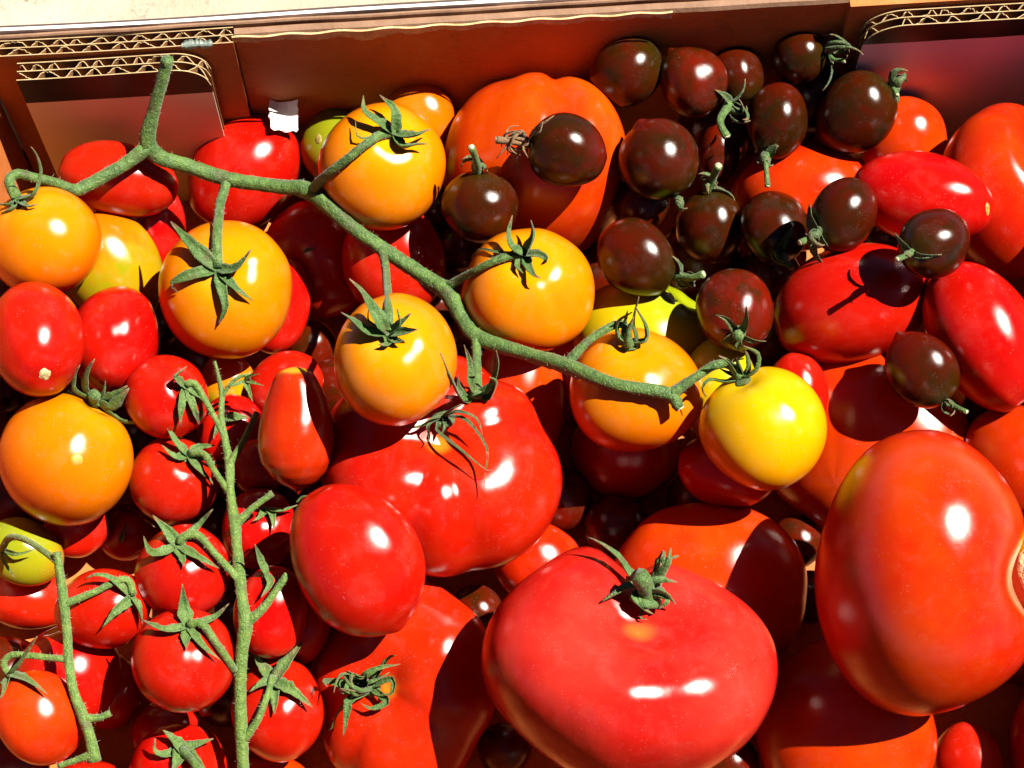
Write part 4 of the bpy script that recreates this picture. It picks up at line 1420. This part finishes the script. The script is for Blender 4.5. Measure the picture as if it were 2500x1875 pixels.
# ---- dark cherry tomatoes
curly_calyx('D10', 1032, 372, 26, [(1030, 350, 8), (1018, 318, 14)], seed=1)
curly_calyx('D7', 1140, 308, 30, [(1112, 306, 5), (1072, 302, 6)], seed=2, dry=True, n=9, spread=1.7, width=11)
calyx('D7', 1142, 302, [(12, [(1120, 296, 4), (1090, 322, 6), (1072, 342, 5)]), (12, [(1160, 277, 4), (1180, 262, 6), (1197, 249, 7)]),
                       (10, [(1130, 318, 3), (1140, 342, 3)]), (12, [(1128, 285, 6), (1110, 300, 8), (1095, 334, 6)]),
                       (10, [(1150, 290, 6), (1166, 285, 8), (1172, 262, 8)])], mat='dry', disc=9)
curly_calyx('D2', 1575, 225, 30, [(1555, 262, 8), (1570, 296, 10)], seed=3, n=7, spread=1.3, stalk_r=10)
curly_calyx('D8', 1462, 425, 16, None, seed=4, n=4)
curly_calyx('D5', 1655, 332, 24, [(1654, 352, 8), (1658, 402, 10)], seed=6, n=6, stalk_r=7)
curly_calyx('D4', 1785, 110, 40, [(1800, 128, 4), (1825, 132, 6)], seed=7, n=6, spread=1.3, width=17, stalk_r=6)
curly_calyx('D6', 1925, 182, 24, [(1938, 205, 5)], seed=8, n=5, stalk_r=6)
curly_calyx('D14', 1462, 598, 24, [(1495, 600, 6), (1520, 592, 8)], seed=9, n=7, spread=1.5, stalk_r=9)
curly_calyx('D11', 1530, 412, 28, [(1540, 385, 6), (1552, 358, 12)], seed=10, n=6, spread=1.1, stalk_r=10)
curly_calyx('D12', 1682, 548, 24, [(1692, 560, 7), (1710, 578, 11)], seed=11, n=6, stalk_r=8)
curly_calyx('D13', 1768, 500, 26, [(1755, 512, 5), (1728, 524, 7)], seed=12, n=6, stalk_r=8)
curly_calyx('D16', 1968, 545, 20, [(1958, 552, 5), (1938, 560, 10)], seed=13, n=5, stalk_r=7, width=13)
curly_calyx('D17', 2042, 866, 22, [(2060, 876, 4), (2088, 890, 6)], seed=14, n=5, stalk_r=6, width=13)
calyx('D15', 1595, 722, [(20, [(1570, 690, 4), (1546, 680, 6)]), (18, [(1612, 690, 5), (1612, 660, 9)]), (20, [(1568, 735, 2), (1572, 752, 3)]),
                         (16, [(1625, 735, 3), (1655, 738, 5)]), (18, [(1596, 748, 2), (1606, 762, 3)])], mat='sepaldark', disc=18,
      stalk=[(1594, 726, 5)], stalk_r=13, cut=False)


# ------------------------------------------------------------------ vines
def vine(name, label, spec, mat, hair=True):
    """spec: list of (part name, [(x, y, r)], kind, ends) in drawing order; first is the main stalk"""
    # depth of the main stalk: just above the pile, smoothed
    root = None
    main_depth = {}
    out = []
    hairs = []
    for part, pts, fixed in spec:
        n = max(12, int(sum(math.hypot(pts[i + 1][0] - pts[i][0], pts[i + 1][1] - pts[i][1]) for i in range(len(pts) - 1)) / 9))
        Q = catmull([(p[0], p[1], p[2]) for p in pts], n)
        r = Q[:, 2] * PXM * (1.0 if mat == 'stalk' else 0.86)
        lim = np.array([min(depth_any(x + dx, y + dy) for dx, dy in ((0, 0), (8, 0), (-8, 0), (0, 8), (0, -8)))
                        for x, y in Q[:, :2]]) - r - 0.0008
        if part == 'main_stalk' or fixed is None:
            t = lim.copy()
            for _ in range(60):
                sm = np.convolve(np.pad(t, 6, 'edge'), np.ones(13) / 13, 'valid')
                t = np.minimum(lim, sm)
            for _ in range(3):
                t = np.convolve(np.pad(t, 3, 'edge'), np.ones(7) / 7, 'valid')
            t = np.minimum(t, lim + 0.0006)
        else:
            (a, b) = fixed
            ta = a if not isinstance(a, str) else None
            if isinstance(a, str):      # start on the main stalk nearest to this point
                d = np.hypot(out[0][0][:, 0] - Q[0, 0], out[0][0][:, 1] - Q[0, 1])
                ta = out[0][1][int(np.argmin(d))]
            tb = b
            if tb is None:
                tb = min(ta, lim[-1])
            s = np.linspace(0, 1, n)
            t = ta + (tb - ta) * s ** 1.4
            k = np.clip(np.minimum(s / 0.2, (1 - s) / 0.2), 0, 1)
            t = np.where(k > 0.5, np.minimum(t, lim), t)
            for _ in range(3):
                sm = np.convolve(np.pad(t, 2, 'edge'), np.ones(5) / 5, 'valid')
                sm[0], sm[-1] = t[0], t[-1]
                t = sm
        out.append((Q, t))
        P = np.array([at(Q[i, 0], Q[i, 1], t[i]) for i in range(n)])
        if root is None:
            base = P[np.argmin(P[:, 2])].copy()
            root = empty(name, base, label, 'vine')
            root_base = base
        V, F = sweep_tube(P, r, 12, 0.07)
        sub(part, V, F, root, root_base, MAT[mat])
        T = np.gradient(P, axis=0)
        if hair:
            for i in range(n):
                for _ in range(4):
                    a = unit(np.cross(T[i], rng.normal(size=3)))
                    hairs.append((P[i] + T[i] * rng.uniform(-0.5, 0.5) + a * r[i] * 0.9,
                                  unit(a + 0.3 * rng.normal(size=3)), rng.uniform(0.0003, 0.0015)))
    if hair:
        V, F = [], []
        for p, d, l in hairs:
            e = unit(np.cross(d, rng.normal(size=3))) * 0.000032
            f = unit(np.cross(d, e)) * 0.000032
            k = len(V)
            V += [p + e, p - 0.5 * e + 0.87 * f, p - 0.5 * e - 0.87 * f, p + d * l]
            F += [(k, k + 1, k + 3), (k + 1, k + 2, k + 3), (k + 2, k, k + 3)]
        h = sub('hairs', V, F, root, root_base, MAT['hair'])
        h["kind"] = "stuff"
    return root, root_base, out


MAT['hair'] = plain('stalk_hair', (0.55, 0.60, 0.42), (0.66, 0.68, 0.5), 100, 0.5)


def cal_t(key, back=0.0):
    c = CAL[key][0] + CAL[key][1] * back
    r = c - CAM
    return float(np.dot(r, np.array([0, ST, -CT])))


# long vine with the orange tomatoes
V1 = [
    ('main_stalk', [(362, 128, 13), (350, 175, 14), (332, 240, 15), (319, 305, 20), (345, 340, 19), (400, 357, 18), (490, 386, 17), (600, 403, 16), (672, 415, 20),
                    (760, 490, 17), (830, 540, 17), (920, 600, 17), (966, 632, 20), (1000, 690, 17), (1036, 730, 18), (1140, 765, 15),
                    (1222, 790, 17), (1330, 830, 14), (1440, 850, 15), (1468, 882, 11)], None),
    ('side_stalk', [(319, 318, 18), (270, 355, 16), (185, 402, 15), (160, 410, 13), (118, 394, 11), (74, 384, 11), (36, 376, 11), (20, 392, 12), (36, 428, 13)], ('m', cal_t('O1', 0.0))),
    ('flower_stalk', [(492, 386, 13), (484, 410, 11), (474, 450, 11), (468, 520, 11), (471, 578, 12)], ('m', cal_t('O4'))),
    ('flower_stalk', [(676, 414, 13), (692, 390, 11), (755, 339, 10), (812, 296, 11), (848, 286, 12)], ('m', cal_t('O5'))),
    ('flower_stalk', [(824, 536, 12), (832, 575, 9), (838, 650, 9), (841, 715, 11)], ('m', cal_t('O7'))),
    ('flower_stalk', [(962, 622, 12), (1011, 593, 9), (1075, 561, 9), (1130, 546, 11)], ('m', cal_t('O6'))),
    ('flower_stalk', [(1028, 724, 12), (1029, 765, 10), (1030, 848, 11)], ('m', None)),
    ('flower_stalk', [(1222, 788, 12), (1267, 740, 9), (1318, 706, 9), (1348, 702, 10), (1358, 736, 10)], ('m', cal_t('O8'))),
    ('flower_stalk', [(1448, 852, 13), (1500, 816, 10), (1542, 790, 10), (1575, 788, 10), (1600, 816, 11)], ('m', cal_t('O9'))),
]
v1, b1, o1 = vine('tomato_vine', 'long thick hairy green vine carrying the orange and yellow tomatoes', V1, 'stalk')
# pale cut end of the main stalk
Q, t = o1[0]
p1, p0 = at(Q[-1, 0], Q[-1, 1], t[-1]), at(Q[-2, 0], Q[-2, 1], t[-2])
d = unit(p1 - p0)
V, F = sweep_tube([p1, p1 + d * 0.0004], [9.5 * PXM] * 2, 12, 0.04)
sub('cut_end', V, F, v1, b1, MAT['cutend'])
# calyx left behind on a stalk whose fruit is gone
Q, t = o1[6]
ce = at(Q[-1, 0], Q[-1, 1], t[-1])
tc_ = t[-1]
V, F = [], []
hubp = sweep_tube([ce + np.array([0, 0, 0.001]), ce, ce - np.array([0, 0, 0.0012])], [10 * PXM, 17 * PXM, 9 * PXM], 12, 0.05)
hub = sub('calyx', hubp[0], hubp[1], v1, b1, MAT['sepal'])
for w, pts in ((20, [(998, 862, 0), (974, 820, 6), (953, 762, 14)]), (20, [(1008, 862, -1), (990, 838, 4), (989, 811, 10)]),
               (22, [(1016, 830, 2), (1012, 780, 4), (1003, 746, 10)]), (22, [(1058, 858, 0), (1073, 824, 8), (1056, 815, 12)]),
               (18, [(1060, 838, 3), (1076, 790, 8), (1071, 757, 15)])):
    P = [ce] + [at(x, y, min(tc_ - l * 0.001, depth_any(x, y) - 0.0006)) for x, y, l in pts]
    V, F = sweep_sepal(P, np.array([0.1, -0.2, 0.97]), w * PXM, twist=random.uniform(-0.4, 0.4))
    sub('sepal', V, F, hub, b1, MAT['sepal'])

# pale vine with the small round tomatoes
V2 = [
    ('main_stalk', [(526, 1672, 14), (522, 1600, 15), (518, 1500, 15), (523, 1400, 16), (530, 1352, 19), (524, 1300, 14), (518, 1250, 14), (511, 1180, 13), (506, 1130, 15),
                    (497, 1060, 11), (496, 1005, 13), (488, 960, 10), (478, 900, 8), (479, 852, 7), (472, 815, 5), (464, 780, 3)], None),
    ('flower_stalk', [(507, 1450, 11), (474, 1400, 9), (436, 1348, 10), (408, 1350, 11)], ('m', cal_t('C3'))),
    ('flower_stalk', [(514, 1250, 11), (464, 1196, 9), (428, 1157, 10), (398, 1158, 10), (386, 1174, 10)], ('m', cal_t('C2'))),
    ('flower_stalk', [(494, 1062, 9), (461, 1014, 8), (442, 982, 9), (410, 980, 10)], ('m', cal_t('C1'))),
    ('flower_stalk', [(486, 955, 8), (474, 922, 7), (448, 874, 8), (420, 828, 9), (402, 832, 10)], ('m', cal_t('C13'))),
    ('flower_stalk', [(526, 1600, 10), (557, 1554, 9), (578, 1500, 8), (588, 1462, 9)], ('m', cal_t('C5'))),
    ('stub_stalk', [(530, 1348, 13), (570, 1312, 10), (600, 1270, 9), (622, 1240, 9)], ('m', None)),
    ('stub_stalk', [(494, 1004, 11), (522, 960, 8), (556, 890, 9)], ('m', None)),
    ('stub_stalk', [(508, 1134, 12), (545, 1098, 8), (589, 1065, 8)], ('m', None)),
    ('flower_stalk', [(479, 858, 6), (499, 828, 5), (522, 812, 5), (541, 811, 5)], ('m', None)),
]
v2, b2, o2 = vine('tomato_vine', 'pale green upright vine with small round red tomatoes on both sides', V2, 'stalk2')
Q, t = o2[-1]
ce, tc_ = at(528, 822, t[-1]), t[-1]
for w, pts in ((13, [(538, 845, 1), (546, 868, 2)]), (8, [(545, 826, 1), (570, 833, 2)]), (9, [(505, 832, 1), (482, 836, 0)]), (8, [(540, 812, 2), (560, 808, 4)])):
    P = [ce] + [at(x, y, tc_ - l * 0.001) for x, y, l in pts]
    V, F = sweep_sepal(P, np.array([0.1, -0.2, 0.97]), w * PXM)
    sub('sepal', V, F, v2, b2, MAT['sepal2'])

V3 = [
    ('main_stalk', [(123, 1192, 10), (128, 1230, 10), (137, 1300, 12), (145, 1370, 11), (148, 1425, 12), (158, 1490, 12), (180, 1550, 14), (196, 1600, 13), (204, 1645, 16)], None),
    ('flower_stalk', [(126, 1215, 9), (90, 1188, 8), (50, 1164, 8), (20, 1162, 9), (4, 1186, 9)], ('m', cal_t('GL'))),
    ('flower_stalk', [(140, 1305, 10), (208, 1277, 8), (253, 1254, 9), (278, 1254, 9), (287, 1284, 10)], ('m', cal_t('C9'))),
    ('flower_stalk', [(147, 1424, 10), (100, 1420, 8), (64, 1416, 8), (24, 1415, 8), (8, 1432, 9), (17, 1454, 9)], ('m', cal_t('C10'))),
    ('stub_stalk', [(184, 1552, 11), (215, 1550, 8), (238, 1540, 8)], ('m', None)),
    ('stub_stalk', [(203, 1628, 13), (170, 1640, 8), (125, 1655, 7)], ('m', None)),
]
v3, b3, o3 = vine('tomato_vine', 'thin green vine left of the upright one, arched stalks with oval red tomatoes', V3, 'stalk2')

# ------------------------------------------------------------------ scars and small things
def disc_part(key, px, py, r, mat, name, rough=0.15, dome=0.25, lift=0.0002, ell=1.0, n=3, ang=0.0):
    """small bumpy patch lying on the skin of fruit `key`"""
    T = TOMS[key]
    c2 = at(px, py, depth_on(T, px, py)[0])
    V, F = [], []
    for i in range(n + 1):
        for k in range(16):
            a = 2 * math.pi * k / 16
            rr = r * (i / n) * (1 + rough * 0.4 * rng.normal() * (i == n))
            x, y = rr * math.cos(a), rr * ell * math.sin(a)
            x, y = x * math.cos(ang) - y * math.sin(ang), x * math.sin(ang) + y * math.cos(ang)
            t, ok = depth_on(T, px + x, py + y)
            h = dome * r * PXM * (1 - (i / n) ** 2) * (1 + rough * rng.normal()) - (0.0004 if i == n else -lift)
            V.append(at(px + x, py + y, t - h))
    for i in range(n):
        for k in range(16):
            a, b = i * 16 + k, i * 16 + (k + 1) % 16
            F.append((a, a + 16, b + 16, b))
    return sub(name, V, F, T.root, T.base, mat)


MAT['scar'] = plain('stem_scar', (0.42, 0.34, 0.14), (0.62, 0.54, 0.28), 500, 0.8, 1.0, 900)
disc_part('R4', 97, 808, 15, MAT['scar'], 'stem_scar', 0.3, 0.15)
disc_part('O10', 166, 992, 17, plain('blossom_dot', (0.66, 0.27, 0.02), (0.5, 0.2, 0.03), 500, 0.5), 'blossom_scar', 0.2, 0.04)
disc_part('R26', 2133, 452, 6, plain('split_scar', (0.46, 0.26, 0.04), (0.30, 0.10, 0.02), 900, 0.6), 'split_scar', 0.3, 0.15, ell=3.0)
disc_part('G1', 688, 300, 9, plain('green_scar', (0.20, 0.14, 0.03), (0.3, 0.22, 0.05), 600, 0.7), 'blossom_scar', 0.3, 0.1, ell=1.6)
disc_part('YC', 2240, 1252, 66, MAT['corkskin'], 'corky_scar', 0.5, 0.04, 0.0005, 1.15, n=8)

# scrap of white card by the wall
c = at(611, 252, TOMS['R2'].t - 0.011)
nrm = unit(np.array([0.25, -0.25, 0.93]))
e = unit(np.cross(CAM_UP, nrm)); f = np.cross(nrm, e)
V, F = [], []
hw, hh = 33 * PXM, 36 * PXM
m = 7
for zz in (0.0003, -0.0003):
    for i in range(m):
        for j in range(m):
            x, y = (i / (m - 1) * 2 - 1), (j / (m - 1) * 2 - 1)
            edge = 0.05 * rng.normal() if (i in (0, m - 1) or j in (0, m - 1)) else 0
            V.append(c + e * hw * (x + edge) + f * hh * (y + edge) + nrm * (zz + 0.0016 * (x + 0.3 * y) ** 2))
for i in range(m - 1):
    for j in range(m - 1):
        a = i * m + j
        F.append((a, a + m, a + m + 1, a + 1)); a += m * m
        F.append((a + 1, a + m + 1, a + m, a))
ring = [i * m for i in range(m)] + [(m - 1) * m + j for j in range(1, m)] + [i * m + m - 1 for i in range(m - 2, -1, -1)] + [j for j in range(m - 2, 0, -1)]
for k in range(len(ring)):
    a, b = ring[k], ring[(k + 1) % len(ring)]
    F.append((b, a, a + m * m, b + m * m))
o = link('card_scrap', pymesh('card_scrap', [v - c for v in V], F), None, MAT['scrap'], False)
o.location = c
tag(o, 'small torn white card scrap behind the leaning red plum tomato', 'scrap')

# loose slivers of leaf caught between the fruit
for i, (key, pts, w, mat, label) in enumerate((
        ('C8', [(262, 1172), (266, 1150), (274, 1128)], 12, 'sepal2', 'small green leaf sliver on the very dark shaded small tomato'),
        ('C1', [(312, 1122), (324, 1128), (334, 1140)], 9, 'dry', 'tiny dry husk at the foot of the red tomato beside the blossom-dot tomato'),
        ('R16', [(640, 1085), (652, 1074), (662, 1070)], 7, 'sepal', 'thin leaf shred at the upper end of the big glossy plum tomato'),
        ('R7', [(655, 545), (668, 538), (684, 536)], 8, 'sepaldark', 'dark withered leaf shred on the shaded tomato under the vine bend'),
        ('D12', [(1700, 600), (1712, 588), (1718, 572)], 9, 'dry', 'small brown leaf crumb below the dark cherry with knotted calyx'))):
    T = TOMS[key]
    P = [at(x, y, depth_on(T, x, y)[0] - 0.0007 - 0.0006 * j) for j, (x, y) in enumerate(pts)]
    V, F = sweep_sepal(P, unit(P[0] - T.c), w * PXM, twist=0.6)
    o = sub('leaf_fragment', V, F, None, P[0], MAT[mat])
    o.location = P[0]
    tag(o, label, 'leaf', 'loose leaf slivers')
